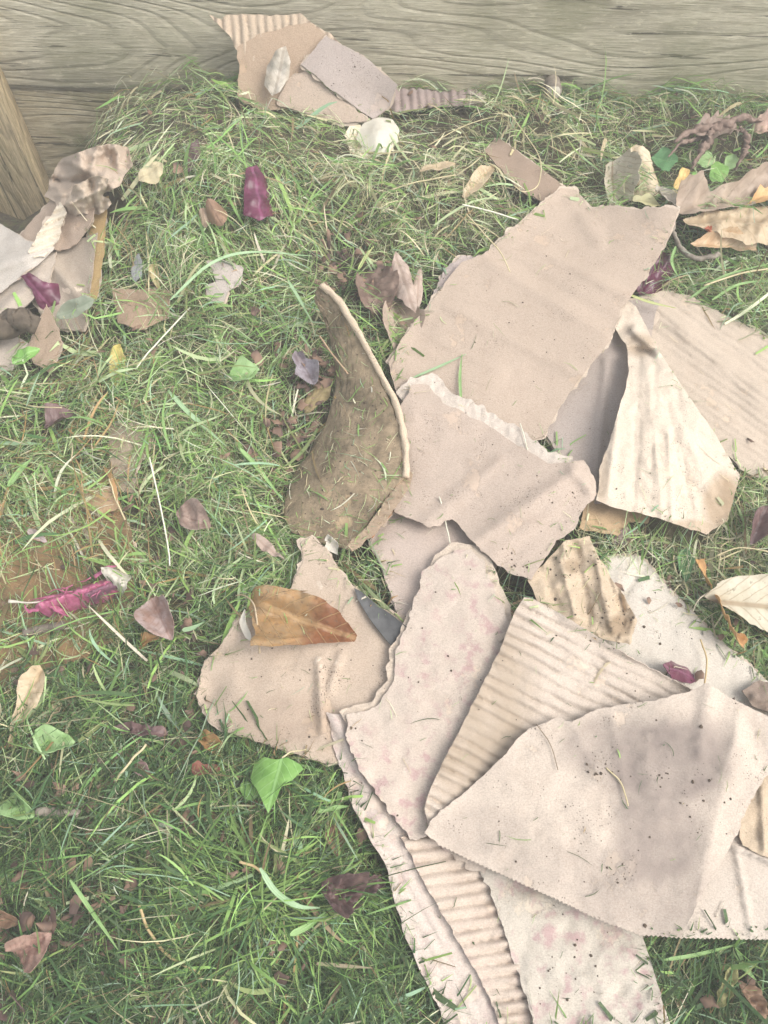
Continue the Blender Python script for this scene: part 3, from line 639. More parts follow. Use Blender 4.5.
# paper bag
bag = empty('paper_bag', surf(np.array([620.]), np.array([820.]), .07)[0], label='flattened paper bag with zigzag bottom edge and a damp purple grey stain', cat='paper bag')
BAG = kraft((.53, .45, .375), specks=.7, stain=(.215, .175, .155))
sheet('back_layer', [(640, 905), (720, 800), (740, 730), (830, 730), (830, 941), (682, 938)], lift=.066, mat=kraft((.53, .46, .39), specks=.35), parent=bag, serr=[((682, 938), (830, 941))], folds=[((736, 850), (752, 935), .004, 3), ((722, 842), (780, 866), .009, 3)], step=3.5, thick=.0008, stains=())
sheet('gusset', [(738, 812), (758, 784), (776, 762), (830, 760), (830, 880), (770, 858), (742, 846)], lift=.074, mat=kraft((.50, .40, .29), specks=.4), parent=bag, folds=[((762, 790), (764, 850), .006, 3)], step=3, thick=.0008, wr=(.004, 20))
sheet('front_layer', [(424, 832), (430, 822), (460, 796), (500, 760), (528, 728), (540, 724), (560, 716), (572, 722), (600, 708), (640, 702), (690, 692), (706, 683), (722, 692), (746, 706), (768, 716), (830, 734), (830, 752), (766, 776), (748, 806), (738, 834), (718, 866), (700, 900), (681, 938), (640, 935), (600, 920), (560, 901), (510, 878), (470, 860), (438, 845)],
      lift=[(430, 832, .066), (560, 720, .080), (706, 686, .100), (640, 930, .080), (768, 740, .100), (690, 900, .085)], mat=BAG, parent=bag, serr=[((681, 938), (640, 935)), ((640, 935), (560, 901)), ((560, 901), (438, 845))],
      folds=[((708, 690), (700, 750), .006, 9), ((740, 715), (690, 930), .005, 12, 1), ((650, 760), (660, 830), .002, 10), ((600, 740), (560, 800), -.0025, 14), ((560, 790), (640, 890), .002, 12), ((745, 720), (768, 770), -.004, 9), ((572, 722), (600, 780), .003, 7, 1), ((610, 710), (625, 790), .002, 5, 1)],
      stains=[(668, 762, 72, 50, .85), (655, 830, 46, 80, .75), (640, 890, 80, 44, .45), (600, 745, 40, 30, .6), (480, 830, 50, 26, .3), (560, 870, 60, 30, .25)], step=3, thick=.0009, wr=(.0035, 45), crumple=(.0012, 30), jag=1.3)

# standing thick card
def lofted(name, top, bot, n, mm, thick, mat, bow=0.0, label=None, cat=None, group=None, parent=None, jag=.0):
    A = catmull(np.array(top), n); B = catmull(np.array(bot), n); V = []
    for i in range(n):
        for j in range(mm):
            v = j/(mm-1); p = A[i]*(1-v)+B[i]*v
            p = p+np.array([bow*math.sin(math.pi*v), -bow*.5*math.sin(math.pi*v), 0])+np.array([1, .3, .3])*(.005*float(fbm(i/16, j/16, 77, 3))+.0018*float(fbm(i/2.5, j/2.5, 78, 2)))+np.array([.0, -.6, -.4])*.010*float(fbm(i/5, 3.3, 79, 4))*max(0, v-.8)*5; V.append(p)
    V = np.array(V); Fq = [(i*mm+j, i*mm+j+1, (i+1)*mm+j+1, (i+1)*mm+j) for i in range(n-1) for j in range(mm-1)]
    F3 = [t_ for f in Fq for t_ in ((f[0], f[1], f[2]), (f[0], f[2], f[3]))]
    V2, F2, sm = solid(V, F3, thick)
    o = finish(name, V2, F2, mat, parent, attrs={'stain': np.zeros(len(V2))}); add_tree(V, F3)
    ed = o.data; 
    if label: tag(o, label, cat, group)
    return o
def pz(px, py, dz):
    P = surf(np.array([float(px)]), np.array([float(py)]), dz)[0]; return P
top = [pz(319, 286, .085), pz(336, 302, .090), pz(356, 335, .094), pz(376, 372, .092), pz(394, 408, .085), pz(402, 446, .075), pz(403, 478, .066)]
bot = [pz(318, 306, .060), pz(332, 345, .034), pz(334, 396, .022), pz(314, 444, .016), pz(288, 486, .016), pz(291, 530, .016), pz(352, 550, .020)]
stand = empty('standing_card', bot[4], label='thick dirty card standing on edge with a pale rim, curved over the hollow', cat='cardboard')
lofted('dirty_face', top, bot, 110, 70, .0050, kraft((.42, .32, .21), specks=1.0, dirty=.68), bow=-.006, parent=stand)
rim = np.array(top)+np.array([.0045, 0, .002])
C = catmull(rim, 60); V, Fc = tube_mesh(C, .0048*(1+.5*fbm(np.arange(60)/4., np.zeros(60)+.4, 3, 3)), 12, lump=.30, seed=4)
finish('rim', V, Fc, kraft((.56, .45, .33), specks=.8, dirty=.1), stand, attrs={'stain': np.zeros(len(V))})
sheet('ribbed_edge', [(404, 462), (412, 474), (410, 486), (392, 512), (376, 532), (352, 552), (346, 546), (372, 520), (394, 488)], lift=.058, flute=(10, 6.5, .003), step=1.8, mat=kraft((.40, .30, .21)), parent=stand, thick=.001, jag=1.5)
card('rusty red brown card sliver wedged behind the standing card', [(404, 478), (416, 476), (408, 494), (392, 514), (372, 536), (366, 530), (388, 504)], kraft((.38, .17, .07)), lift=.045, step=2.5, group=None)

# ================================================================== leaves, skins, bits
L_tan = leaf_mat((.42, .32, .20), (.54, .44, .30), (.42, .30, .17))
L_grey = leaf_mat((.42, .36, .28), (.52, .47, .40), (.30, .24, .18))
L_pale = leaf_mat((.42, .37, .27), (.54, .49, .38), (.26, .19, .11), vstr=.8, spots=.7)
L_rust = leaf_mat((.36, .19, .07), (.44, .27, .12), (.26, .14, .06), vstr=.6, nv=6)
L_brown = leaf_mat((.20, .12, .075), (.30, .19, .12), (.14, .08, .05))
L_purple = leaf_mat((.10, .06, .06), (.18, .11, .10), (.08, .05, .05), rough=.45)
L_yel = leaf_mat((.50, .40, .10), (.58, .50, .20), (.45, .38, .10))
L_green = leaf_mat((.12, .26, .05), (.20, .36, .09), (.26, .44, .16), spots=.05, vstr=.7, nv=5, name='fresh_leaf')
L_pgreen = leaf_mat((.22, .36, .13), (.32, .46, .22), (.34, .48, .24), spots=.0, vstr=.5, nv=5, name='pale_leaf')
ONI = leaf_mat((.065, .014, .028), (.14, .028, .065), (.30, .10, .20), rough=.3, spots=.1, vstr=.35, nv=0.001, name='onion_skin')
MAG = plain_mat('magenta_petal', (.24, .04, .09), (.46, .14, .24), 70, .5)
WHI = plain_mat('white_petal', (.42, .38, .31), (.58, .54, .46), 60, .6)
STRAW = plain_mat('straw', (.48, .40, .22), (.62, .54, .34), 60, .7)
DARKB = plain_mat('dark_leaf', (.055, .055, .055), (.10, .10, .10), 80, .6)
GR1 = leaf_mat((.17, .30, .09), (.26, .40, .15), (.30, .44, .20), spots=0, vstr=.5, nv=.001, name='grass_leaf')
GR2 = leaf_mat((.24, .37, .18), (.32, .45, .26), (.36, .5, .3), spots=0, vstr=.5, nv=.001, name='grass_leaf')

# orange leaf on the lower left sheet
Po = rest_plane(305, 622, .006, r=18)
lf = empty('dead_leaf', Po[0], label='big orange and rust brown leaf folded on the tan sheet', cat='dead leaf')
om, nt, b = new_mat('orange_leaf'); P = geo_pos(nt); sp = nt.nodes.new('ShaderNodeSeparateXYZ'); nt.links.new(nt.nodes.new('ShaderNodeUVMap').outputs[0], sp.inputs[0])
uu = math_(nt, 'ADD', sp.outputs[0], math_(nt, 'MULTIPLY', noise_n(nt, P, 45, 4), .35)); c = mixc(nt, ramp(nt, noise_n(nt, P, 60, 5, .7), .35, .65), (.36, .20, .075), (.28, .19, .10))
c = mixc(nt, ramp(nt, uu, .66, .84), c, (.20, .075, .025)); c = mixc(nt, math_(nt, 'MULTIPLY', ramp(nt, noise_n(nt, P, 170, 4), .56, .68), .6), c, (.12, .06, .03))
vv = math_(nt, 'ABSOLUTE', sp.outputs[1]); ph = math_(nt, 'ADD', math_(nt, 'MULTIPLY', sp.outputs[0], 6), math_(nt, 'MULTIPLY', vv, -8)); fr = ramp(nt, math_(nt, 'ABSOLUTE', math_(nt, 'SUBTRACT', math_(nt, 'FRACT', ph), .5)), .02, .07, True)
ve = math_(nt, 'MAXIMUM', fr, ramp(nt, vv, .012, .03, True)); c = mixc(nt, math_(nt, 'MULTIPLY', ve, .45), c, (.46, .30, .14)); nt.links.new(c, b.inputs['Base Color']); b.inputs['Roughness'].default_value = .5
bump(nt, b, math_(nt, 'ADD', ve, noise_n(nt, P, 120, 4)), .7, .0015)
sheet('leaf_blade', [(250, 600), (258, 592), (272, 590), (296, 594), (322, 602), (340, 614), (357, 636), (354, 641), (322, 645), (296, 650), (282, 654), (263, 657), (261, 640), (255, 624), (250, 612)], plane=Po, lift=.007, bumps=[(270, 600, .010, 16), (262, 652, .008, 10)],
      folds=[((255, 606), (352, 638), -.006, 7), ((262, 596), (330, 612), .010, 8), ((266, 650), (300, 642), .007, 5, 1)], mat=om, axis=((252, 604), (357, 639)), curl=.4, wr=(.004, 12), step=2, thick=.0008, parent=lf, jag=1.2)
tube('stem', [(262, 655), (258, 612), (248, 598), (236, 596)], .0014, L_tan, parent=lf, plane=Po, lifts=[.012, .012, .008, 0], taper=.6)
ribbon('grass_blade', [(250, 640), (247, 625), (250, 612)], .010, WHI, lifts=[.0, .01, .012], label='shrivelled white leaf scrap at the stalk of the orange leaf', cat='leaf scrap')
# dark blade
sheet('dark_leaf', [(354, 588), (362, 592), (376, 604), (394, 618), (408, 630), (404, 654), (396, 652), (384, 638), (370, 620), (358, 600)], plane=rest_plane(380, 620, .006, r=12), lift=0, mat=DARKB, axis=((354, 588), (408, 650)), curl=.6, wr=(.001, 20), step=2.5, thick=.0008, jag=.2, label='smooth dark grey curved leaf tip beside the purple speckled sheet', cat='leaf')
# pale leaf right
leaf('pale silvery fallen leaf with a long stalk at the right edge', L_pale, top=True, pts=[(704, 596), (714, 584), (734, 576), (768, 574), (800, 590), (812, 612), (796, 634), (768, 634), (748, 624), (726, 608)], axis=((698, 600), (815, 612)), curl=-.35, vfold=.25, off=.045,
     stem=[(712, 590), (698, 600), (692, 612)], wr=(.004, 16), tilt=(.1, -.3))
leaf('orange brown curled leaf strip standing behind the pale leaf', leaf_mat((.50, .27, .10), (.58, .37, .17), (.34, .17, .07)), top=True, pts=[(694, 562), (704, 560), (706, 574), (716, 604), (730, 626), (746, 642), (742, 652), (728, 644), (712, 612), (698, 582)], axis=((698, 560), (744, 650)), curl=2.0, off=.03, crumple=(.003, 8))
# two beige leaves top right
leaf('crumpled pale dry leaf behind the top edge of the largest sheet, left of the pair', L_pale, top=True, pts=[(604, 168), (612, 162), (626, 156), (634, 170), (632, 192), (628, 208), (608, 208), (602, 190)], axis=((612, 160), (614, 210)), curl=.5, off=.05, tilt=(0, -.5), crumple=(.005, 10))
leaf('spotted tan leaf standing upright behind the largest sheet, right of the pair', leaf_mat((.52, .42, .28), (.60, .50, .36), (.36, .26, .15), spots=.8), top=True, pts=[(628, 150), (636, 144), (650, 150), (658, 168), (662, 190), (652, 202), (634, 200), (624, 188), (623, 168)], axis=((633, 144), (648, 204)), curl=-.9, off=.06, tilt=(0, -.6))
leaf('pale yellow leaf fragment below the upright tan leaf', leaf_mat((.55, .50, .24), (.62, .58, .34), (.5, .45, .25)), cx=646, cy=203, L=30, Wd=12, ang=10, off=.055)
leaf('brown folded leaf scrap at the corner of the largest sheet', L_grey, pts=[(656, 186), (668, 190), (684, 204), (678, 214), (664, 208), (654, 204)], axis=((656, 190), (682, 210)), off=.06, crumple=(.004, 9))
leaf('small orange leaf upright beside the ivy at top right', leaf_mat((.62, .40, .14), (.68, .52, .24), (.5, .3, .1)), cx=680, cy=182, L=32, Wd=13, ang=-65, off=.05, crumple=(.004, 8), tilt=(0, -.4))
# curled brown leaves right edge
leaf('long curled grey brown leaf at the right edge, upper one', leaf_mat((.32, .24, .18), (.44, .35, .27), (.22, .16, .11)), top=True, pts=[(672, 194), (690, 188), (706, 196), (730, 190), (750, 180), (768, 174), (810, 170), (810, 214), (768, 212), (730, 214), (704, 222), (684, 226), (674, 210)], axis=((676, 210), (810, 190)), curl=1.6, off=.06, wr=(.010, 18), crumple=(.007, 18), tilt=(0, -.3))
leaf('tan curled leaf below the grey brown one at the right edge', leaf_mat((.38, .28, .17), (.50, .40, .27), (.26, .18, .1)), top=True, pts=[(684, 220), (702, 214), (740, 206), (800, 204), (800, 236), (750, 240), (716, 234), (690, 226)], axis=((684, 222), (800, 220)), curl=-1.3, off=.045, crumple=(.005, 20))
leaf('rolled tan leaf edge with a bright rim above the right grass', leaf_mat((.45, .28, .15), (.60, .46, .30), (.3, .2, .1)), pts=[(690, 244), (706, 238), (726, 238), (754, 244), (756, 252), (730, 250), (704, 252)], axis=((690, 246), (756, 250)), curl=2.0, off=.045, top=True)
leaf('bright orange leaf corner at the right edge above the curled leaves', leaf_mat((.58, .32, .12), (.62, .42, .2), (.4, .2, .1)), cx=765, cy=198, L=34, Wd=14, ang=-15, off=.085)
tube('dry_stalk', [(672, 222), (674, 240), (684, 254), (700, 260), (718, 256)], .0042, BK, off=.045, label='knobbly curved brown stalk beside the purple skin at right', cat='dry stalk', lump=.35, n=40)
leaf('red berry coloured leaf speck among the curled leaves', leaf_mat((.34, .08, .04), (.40, .14, .07), (.3, .08, .05)), cx=708, cy=230, L=9, Wd=6, ang=20, off=.075)
# upright dry leaf at the back
leaf('grey curled dry leaf upright before the leaning cardboard', L_grey, pts=[(272, 96), (264, 84), (267, 66), (276, 52), (286, 46), (291, 62), (288, 78), (280, 92)], axis=((274, 98), (286, 42)), curl=-1.1, off=.03, stem=[(272, 98), (268, 106), (266, 118)])
leaf('pale chip of leaf at the foot of the back board', L_pale, cx=437, cy=78, L=18, Wd=9, ang=-10, off=.05)
# eggshell
pl_e = rest_plane(372, 146, .022, tilt=(0, -.15)); egg = empty('eggshell', pl_e[0], label='cracked white eggshell half sunk in grass near the back cards', cat='eggshell')
sheet('shell', [(358, 134), (366, 126), (378, 122), (392, 124), (399, 134), (398, 146), (390, 156), (376, 162), (366, 163), (358, 160), (362, 150), (356, 142)], plane=pl_e, lift=.004, bumps=[(380, 142, .020, 17)], mat=plain_mat('shell', (.52, .49, .40), (.66, .63, .54), 30, .45, .15), parent=egg, step=2, thick=.0008, jag=1.2, wr=(.003, 14))
sheet('membrane', [(345, 138), (350, 130), (360, 128), (364, 136), (360, 146), (366, 160), (358, 162), (350, 154)], plane=pl_e, lift=.006, bumps=[(356, 144, -.008, 8)], mat=plain_mat('membrane', (.62, .50, .32), (.76, .70, .58), 50, .4, .3), parent=egg, step=2, thick=.0006, jag=1, wr=(.002, 10))

G_on = 'purple onion skins scattered over the heap'
def onion(label, **kw): return leaf(label, ONI, top=True, name='onion_skin', cat='onion skin', group=G_on, **kw)
onion('upright purple onion skin in the grass left of the eggshell', pts=[(246, 168), (256, 165), (266, 178), (276, 192), (281, 206), (272, 216), (258, 221), (246, 212), (245, 190)], axis=((252, 164), (262, 222)), curl=-1.0, off=.04, jag=.5)
onion('purple onion skin with a twisted neck on the left corner pile', pts=[(20, 276), (30, 272), (42, 282), (56, 285), (68, 294), (70, 304), (58, 312), (46, 318), (38, 304), (32, 290)], axis=((22, 273), (58, 316)), curl=-1.0, off=.012, jag=.5)
onion('dark red onion skin tucked beside the right corner of the largest sheet', pts=[(634, 270), (650, 250), (664, 252), (678, 264), (676, 282), (658, 292), (640, 296), (632, 288)], axis=((640, 292), (664, 250)), curl=-.9, off=.035, crumple=(.003, 12))
onion('tiny purple onion skin on the pale sheet above the bag', pts=[(664, 664), (672, 660), (686, 666), (698, 680), (690, 684), (674, 678)], axis=((664, 664), (698, 682)), curl=-.8, off=.006)

# the magenta flower
def flower():
    pl = rest_plane(85, 592, .045); r = empty('withered_flower', pl[0], label='withered wispy magenta flower with a papery white end lying on the left grass', cat='flower')
    k = dict(parent=r, plane=pl)
    sheet('petal_bundle', [(36, 608), (44, 598), (60, 592), (80, 584), (102, 576), (116, 578), (118, 590), (104, 598), (84, 604), (62, 612), (46, 616)], lift=.004, mat=MAG, axis=((36, 608), (118, 582)), curl=-3.2, crumple=(.006, 7), step=1.8, thick=.0008, jag=1.6, folds=[((42, 606), (112, 582), .007, 4)], **k)
    sheet('dark_base', [(84, 592), (92, 580), (106, 570), (118, 576), (120, 590), (108, 600), (92, 602)], lift=.007, mat=plain_mat('flower_base', (.10, .05, .07), (.24, .09, .14), 90, .5), axis=((84, 596), (120, 582)), curl=-3.0, crumple=(.005, 8), step=1.8, thick=.0008, jag=1.4, **k)
    rgf = np.random.default_rng(4)
    for i in range(11):
        a_ = rgf.uniform(0, 1); x0, y0 = 40+a_*66+rgf.normal(0, 2), 606-a_*24+rgf.normal(0, 5); l_ = rgf.uniform(8, 22); t_ = math.radians(-20+rgf.normal(0, 24)+180)
        tube('filament', [(x0, y0), (x0+.5*l_*math.cos(t_), y0+.5*l_*math.sin(t_)+rgf.normal(0, 1.5)), (x0+l_*math.cos(t_), y0+l_*math.sin(t_))], .0010, MAG, seg=5, n=9, prof=[1, .8, .3], lifts=[.010, .012, .006], **k)
    sheet('papery_end', [(104, 570), (116, 564), (128, 568), (130, 580), (128, 590), (116, 594), (108, 586)], plane=pl, lift=.014, mat=WHI, axis=((104, 572), (130, 588)), curl=-1.5, parent=r, step=2, crumple=(.006, 8), thick=.0008)
    for pts in ([(46, 604), (58, 610), (70, 616)], [(34, 604), (48, 598), (62, 596)], [(40, 610), (30, 612), (24, 606)], [(96, 578), (106, 568), (118, 566)], [(54, 606), (62, 614), (60, 619)]):
        tube('petal', pts, .0032, MAG, seg=8, n=16, prof=[.9, 1.0, .2], flat=.25, lump=.5, **k)
    tube('style', [(52, 602), (30, 604), (12, 603)], .0012, WHI, seg=6, n=14, prof=[1, 1, 1.2, 2.4], lifts=[.006, .01, .012], **k)
flower()

G_l = 'fallen leaves scattered in the grass'
def sc(label, mat, cx, cy, L, Wd, ang, **kw): return leaf(label, mat, cx=cx, cy=cy, L=L, Wd=Wd, ang=ang, group=G_l, **kw)
sc('long folded tan leaf standing in the grass at lower left', L_tan, 26, 706, 86, 26, 112, curl=-.9, vfold=.6, off=.05, kind='spear', bend=3, top=True)
sc('narrow curved tan leaf beside the long folded one at lower left', L_tan, 50, 720, 44, 12, 125, curl=1.0, off=.035, bend=4)
sc('mottled purple brown leaf in the grass right of the pink flower', leaf_mat((.28, .17, .13), (.40, .32, .30), (.22, .12, .09), spots=.6), 162, 620, 46, 32, 65, curl=.6, off=.045, crumple=(.004, 14), top=True)
sc('torn orange scrap of leaf below the mottled purple leaf', L_rust, 148, 642, 24, 12, -25, off=.03, crumple=(.004, 8))
sc('yellow leaf standing in grass near the left edge', L_yel, 118, 366, 44, 18, 95, curl=-.4, off=.035, top=True)
sc('pale yellow curled leaf on the upper left of the heap', leaf_mat((.50, .42, .24), (.60, .52, .34), (.42, .34, .2)), 150, 172, 30, 17, -35, curl=-.9, off=.045, top=True)
sc('dark upright leaf tip among the upper left grass', L_purple, 192, 156, 34, 15, -70, curl=-.7, off=.05, tilt=(0, -.4))
sc('brown nut like curled leaf left of the upright onion skin', L_brown, 215, 212, 30, 17, 60, curl=-1.6, off=.05, top=True)
sc('smaller tan curled leaf beside the nut like one', leaf_mat((.36, .25, .17), (.5, .38, .28), (.2, .12, .08)), 204, 218, 22, 12, 80, curl=-1.6, off=.04)
sc('small blue grey leaf spike near the left rim', leaf_mat((.20, .20, .20), (.30, .30, .30), (.15, .15, .15)), 137, 268, 28, 11, 98, curl=-1.0, off=.045)
sc('narrow ochre leaf beside the blue grey spike', leaf_mat((.42, .32, .14), (.5, .42, .24), (.3, .2, .1)), 156, 275, 30, 7, 80, off=.045)
sc('dark wet leaf in the grass under the pointed tan card', L_purple, 58, 420, 34, 18, -30, curl=.5, off=.03, crumple=(.004, 12))
sc('pale green limp leaf beside the left onion skin', leaf_mat((.36, .40, .28), (.44, .48, .36), (.3, .36, .24)), 76, 308, 42, 20, -25, curl=-.4, off=.035)
sc('fresh green oval leaf at the left edge', L_green, 26, 356, 32, 15, -30, curl=-.5, off=.04, name='green_leaf', cat='leaf')
sc('slim purplish leaf pointing at the top of the tan sheet', leaf_mat((.34, .25, .20), (.42, .34, .28), (.24, .16, .12)), 268, 548, 44, 12, 38, curl=-.7, off=.045, kind='spear', top=True)
sc('crumpled dark brown leaf above the slim purplish one', leaf_mat((.22, .15, .12), (.34, .26, .22), (.16, .1, .08)), 194, 520, 38, 26, 20, off=.035, crumple=(.007, 12), top=True)
sc('tiny mauve leaf in the left grass', leaf_mat((.38, .30, .30), (.46, .38, .36), (.3, .2, .2)), 37, 536, 22, 9, 30, off=.04)
sc('ragged dark brown leaf lying across the lower left grass', L_purple, 142, 731, 58, 15, 8, curl=.5, off=.03, crumple=(.008, 11), top=True)
sc('rusty red leaf near the ivy, left one', leaf_mat((.24, .08, .06), (.32, .14, .10), (.2, .06, .05)), 206, 771, 30, 13, -8, off=.03, crumple=(.003, 10), top=True)
sc('brown leaf with torn orange edge above the rusty red one', L_rust, 212, 745, 32, 20, 40, off=.022, crumple=(.004, 9), top=True)
sc('mauve oval leaf in the lower left grass', leaf_mat((.30, .17, .17), (.38, .25, .24), (.2, .1, .1)), 140, 772, 24, 13, 40, off=.032)
sc('brown leaf scrap left of the bright grass mound', L_brown, 97, 832, 26, 18, 80, off=.025, crumple=(.004, 10))
sc('small tan leaf scrap low at the left', leaf_mat((.34, .22, .15), (.42, .3, .2), (.2, .1, .08)), 46, 856, 18, 12, 60, off=.025)
sc('reddish brown leaf at the bottom left', leaf_mat((.26, .15, .12), (.36, .24, .19), (.2, .1, .08)), 34, 945, 44, 30, -35, off=.03, crumple=(.006, 12), top=True)
sc('wet dark leaf in the bottom left corner', L_purple, 18, 1005, 36, 30, 60, off=.025, crumple=(.006, 12), top=True)
sc('dark leaf at the left edge above the reddish one', L_brown, 6, 918, 30, 20, 20, off=.02, crumple=(.006, 12))
sc('whitish limp leaf at the bottom edge left', leaf_mat((.40, .42, .38), (.52, .54, .50), (.3, .34, .3)), 66, 1014, 40, 22, -60, off=.025)
sc('curled brown leaf strip in the dark gap at bottom right', L_brown, 752, 1000, 50, 16, 55, off=.03, crumple=(.005, 9))
sc('green and brown twisted leaf in the bottom right gap', leaf_mat((.20, .20, .07), (.30, .28, .12), (.2, .15, .08)), 724, 985, 46, 14, -70, off=.035, crumple=(.006, 9))
sc('small tan chip in the gap under the bag', L_tan, 678, 1003, 12, 9, 60, off=.03)
sc('dark purple leaf at the right edge above the pale leaf', L_purple, 758, 525, 44, 20, -70, off=.04, crumple=(.004, 12))
sc('green leaf in the straw below the fan of paper', leaf_mat((.10, .22, .09), (.16, .30, .13), (.2, .34, .16), spots=0), 683, 566, 32, 14, 80, off=.03, name='green_leaf', cat='leaf')
sc('dusky pink leaf in the gap left of the straw', leaf_mat((.28, .19, .18), (.38, .28, .27), (.2, .14, .12)), 624, 540, 26, 18, -20, off=.025, crumple=(.005, 9))
sc('wilted tan leaf standing in the top grass', L_tan, 478, 182, 46, 16, -48, off=.045, curl=.6, top=True)
sc('flat tan leaf strip lying in the pale grass near the eggshell', L_tan, 438, 168, 38, 9, -12, off=.045)
sc('brown rolled leaf strip standing left of the largest sheet', leaf_mat((.30, .22, .18), (.44, .35, .29), (.2, .14, .1)), 405, 282, 66, 17, 72, off=.05, curl=-2.0, kind='o', top=True)
sc('thin brown leaf curl right beside the rolled strip', leaf_mat((.40, .30, .24), (.50, .40, .33), (.3, .2, .15)), 418, 290, 48, 10, 95, off=.04, curl=-1.6)
sc('dark crumbly leaf mass in the hollow behind the standing card', leaf_mat((.14, .09, .07), (.24, .17, .13), (.1, .07, .05)), 372, 300, 58, 40, 70, off=.02, crumple=(.012, 11), top=True)
sc('plain brown leaf under the rolled strip', leaf_mat((.34, .26, .2), (.42, .33, .26), (.25, .18, .13)), 398, 330, 66, 34, 80, off=.018, crumple=(.004, 18))
sc('glossy dark leaf wedged left of the standing card', leaf_mat((.16, .12, .13), (.36, .33, .36), (.14, .1, .1), rough=.3), 305, 368, 38, 22, 60, off=.03, crumple=(.006, 10), top=True)
sc('olive brown curved leaf at the foot of the standing card', leaf_mat((.26, .20, .09), (.34, .26, .13), (.2, .15, .08)), 318, 396, 46, 17, -50, off=.03, curl=-1.0, bend=4)
sc('pale white papery leaf curl near the top of the tan sheet', leaf_mat((.58, .54, .46), (.66, .62, .55), (.5, .45, .4)), 332, 545, 22, 10, 60, off=.012, crumple=(.004, 6))
sc('soft green lobed leaf at the heap middle', L_pgreen, 244, 374, 34, 20, -15, off=.04, name='green_leaf', cat='leaf', top=True)
sc('green leaf in the lower left grass, right of the tan leaf', L_pgreen, 54, 746, 42, 28, -10, off=.035, name='green_leaf', cat='leaf', crumple=(.003, 12), top=True)
sc('pale green ragged leaf at the left edge low down', L_pgreen, 22, 806, 36, 28, 40, off=.03, name='green_leaf', cat='leaf', crumple=(.004, 11), top=True)
sc('shiny dark scrap at the left edge below the ragged green leaf', leaf_mat((.12, .12, .14), (.4, .42, .46), (.2, .2, .2), rough=.25), 8, 830, 26, 16, 20, off=.025, crumple=(.004, 8))
sc('brown leaf in the shade beside the ivy', L_brown, 256, 806, 46, 16, 15, off=.012, crumple=(.006, 9))
sc('purple brown crumpled leaf clump at the bottom centre, larger', L_purple, 340, 894, 46, 40, 30, off=.03, crumple=(.016, 10), top=True)
sc('purple brown crumpled leaf clump at the bottom centre, smaller and right', L_purple, 372, 884, 30, 22, -30, off=.03, crumple=(.012, 9))
sc('dark leaf between the ivy and the bottom clump', L_brown, 334, 842, 34, 22, 70, off=.012, crumple=(.006, 9))

# ivy
def ivy(label, pts, axis, px, py, **kw):
    return leaf(label, L_green, pts=pts, axis=axis, name='ivy_leaf', cat='ivy leaf', curl=-.25, vfold=.12, wr=(.002, 14), top=True, **kw)
ivy('bright green ivy leaf with a long point below the tan sheet', [(252, 762), (264, 757), (276, 760), (288, 758), (300, 764), (303, 768), (292, 780), (282, 786), (276, 800), (268, 813), (262, 800), (256, 788), (248, 778)], ((282, 757), (267, 813)), 275, 780, off=.068, jag=.3, stem=[(282, 758), (292, 752), (306, 750)], stem_mat=STRAW)
ivy('small round green leaf touching the ivy leaf', [(241, 784), (248, 781), (256, 788), (258, 796), (252, 801), (244, 798), (240, 790)], ((243, 783), (256, 800)), 249, 791, off=.045, jag=.3)
for i, (x, y, s, a) in enumerate([(704, 160, 20, 20), (718, 172, 22, 60), (664, 160, 26, 10), (731, 162, 16, -30), (696, 178, 13, 0)]):
    sc(['rounded ivy leaf at top right, palest', 'bright round ivy leaf at top right beside the palest', 'dark green ivy leaf left of the small orange leaf', 'little ivy leaf furthest right of the ivy', 'tiny ivy leaf lowest of the ivy'][i],
       [L_pgreen, L_green, leaf_mat((.06, .16, .06), (.10, .22, .09), (.14, .28, .12), spots=0), L_pgreen, L_green][i], x, y, s, s*.85, a, off=.045, name='ivy_leaf', cat='ivy leaf', curl=-.3)
# roots and clods
ROOT = plain_mat('root', (.15, .10, .075), (.28, .20, .16), 120, .9, 1)
for lb, pp, rr in (('knotted brown root running along the foot of the board, top right', [(672, 144), (694, 136), (716, 130), (740, 126), (770, 122)], .006), ('short root hanging down from the knotted one', [(712, 132), (702, 148), (690, 172)], .006), ('hairy root beside the little ivy leaf', [(738, 128), (744, 150), (734, 172)], .005), ('thin bent root above the small orange leaf', [(668, 158), (682, 146), (704, 140), (724, 142)], .003)):
    tube('root', pp, rr, ROOT, off=.042, lump=.9, n=60, seg=9, prof=[.4, 1, 1.3, .8, .4], lifts=[0, .01, 0, .012, 0], label=lb, cat='root')
leaf('crumpled purplish brown leaf matted among the roots', leaf_mat((.20, .14, .11), (.32, .24, .19), (.14, .1, .08)), top=True, pts=[(690, 132), (712, 120), (734, 124), (740, 138), (722, 148), (700, 146)], axis=((690, 138), (740, 130)), curl=.6, off=.045, crumple=(.014, 10), jag=3)
leaf('pinkish brown leaf flake at the right end of the roots', leaf_mat((.42, .28, .22), (.52, .38, .30), (.3, .2, .15)), top=True, pts=[(752, 126), (775, 116), (790, 130), (775, 146), (756, 142)], axis=((752, 132), (790, 132)), curl=.6, off=.04, crumple=(.008, 12))
tube('branch', [(-30, 328), (10, 330), (40, 334)], .020, plain_mat('dark_bark', (.06, .045, .03), (.13, .10, .07), 90, .8, 1), off=.012, lump=.25, n=40, seg=14, prof=[1, 1, .7], label='dark rotten branch end at the left edge', cat='branch')
tube('twig', [(40, 811), (60, 813), (80, 815)], .0045, BK, off=.03, lump=.25, label='short grey twig at lower left', cat='twig')
tube('twig', [(24, 632), (44, 630), (64, 628)], .006, plain_mat('dark_twig', (.10, .08, .06), (.18, .15, .12), 90, .8), off=.03, lump=.3, label='short dark twig under the withered flower', cat='twig')
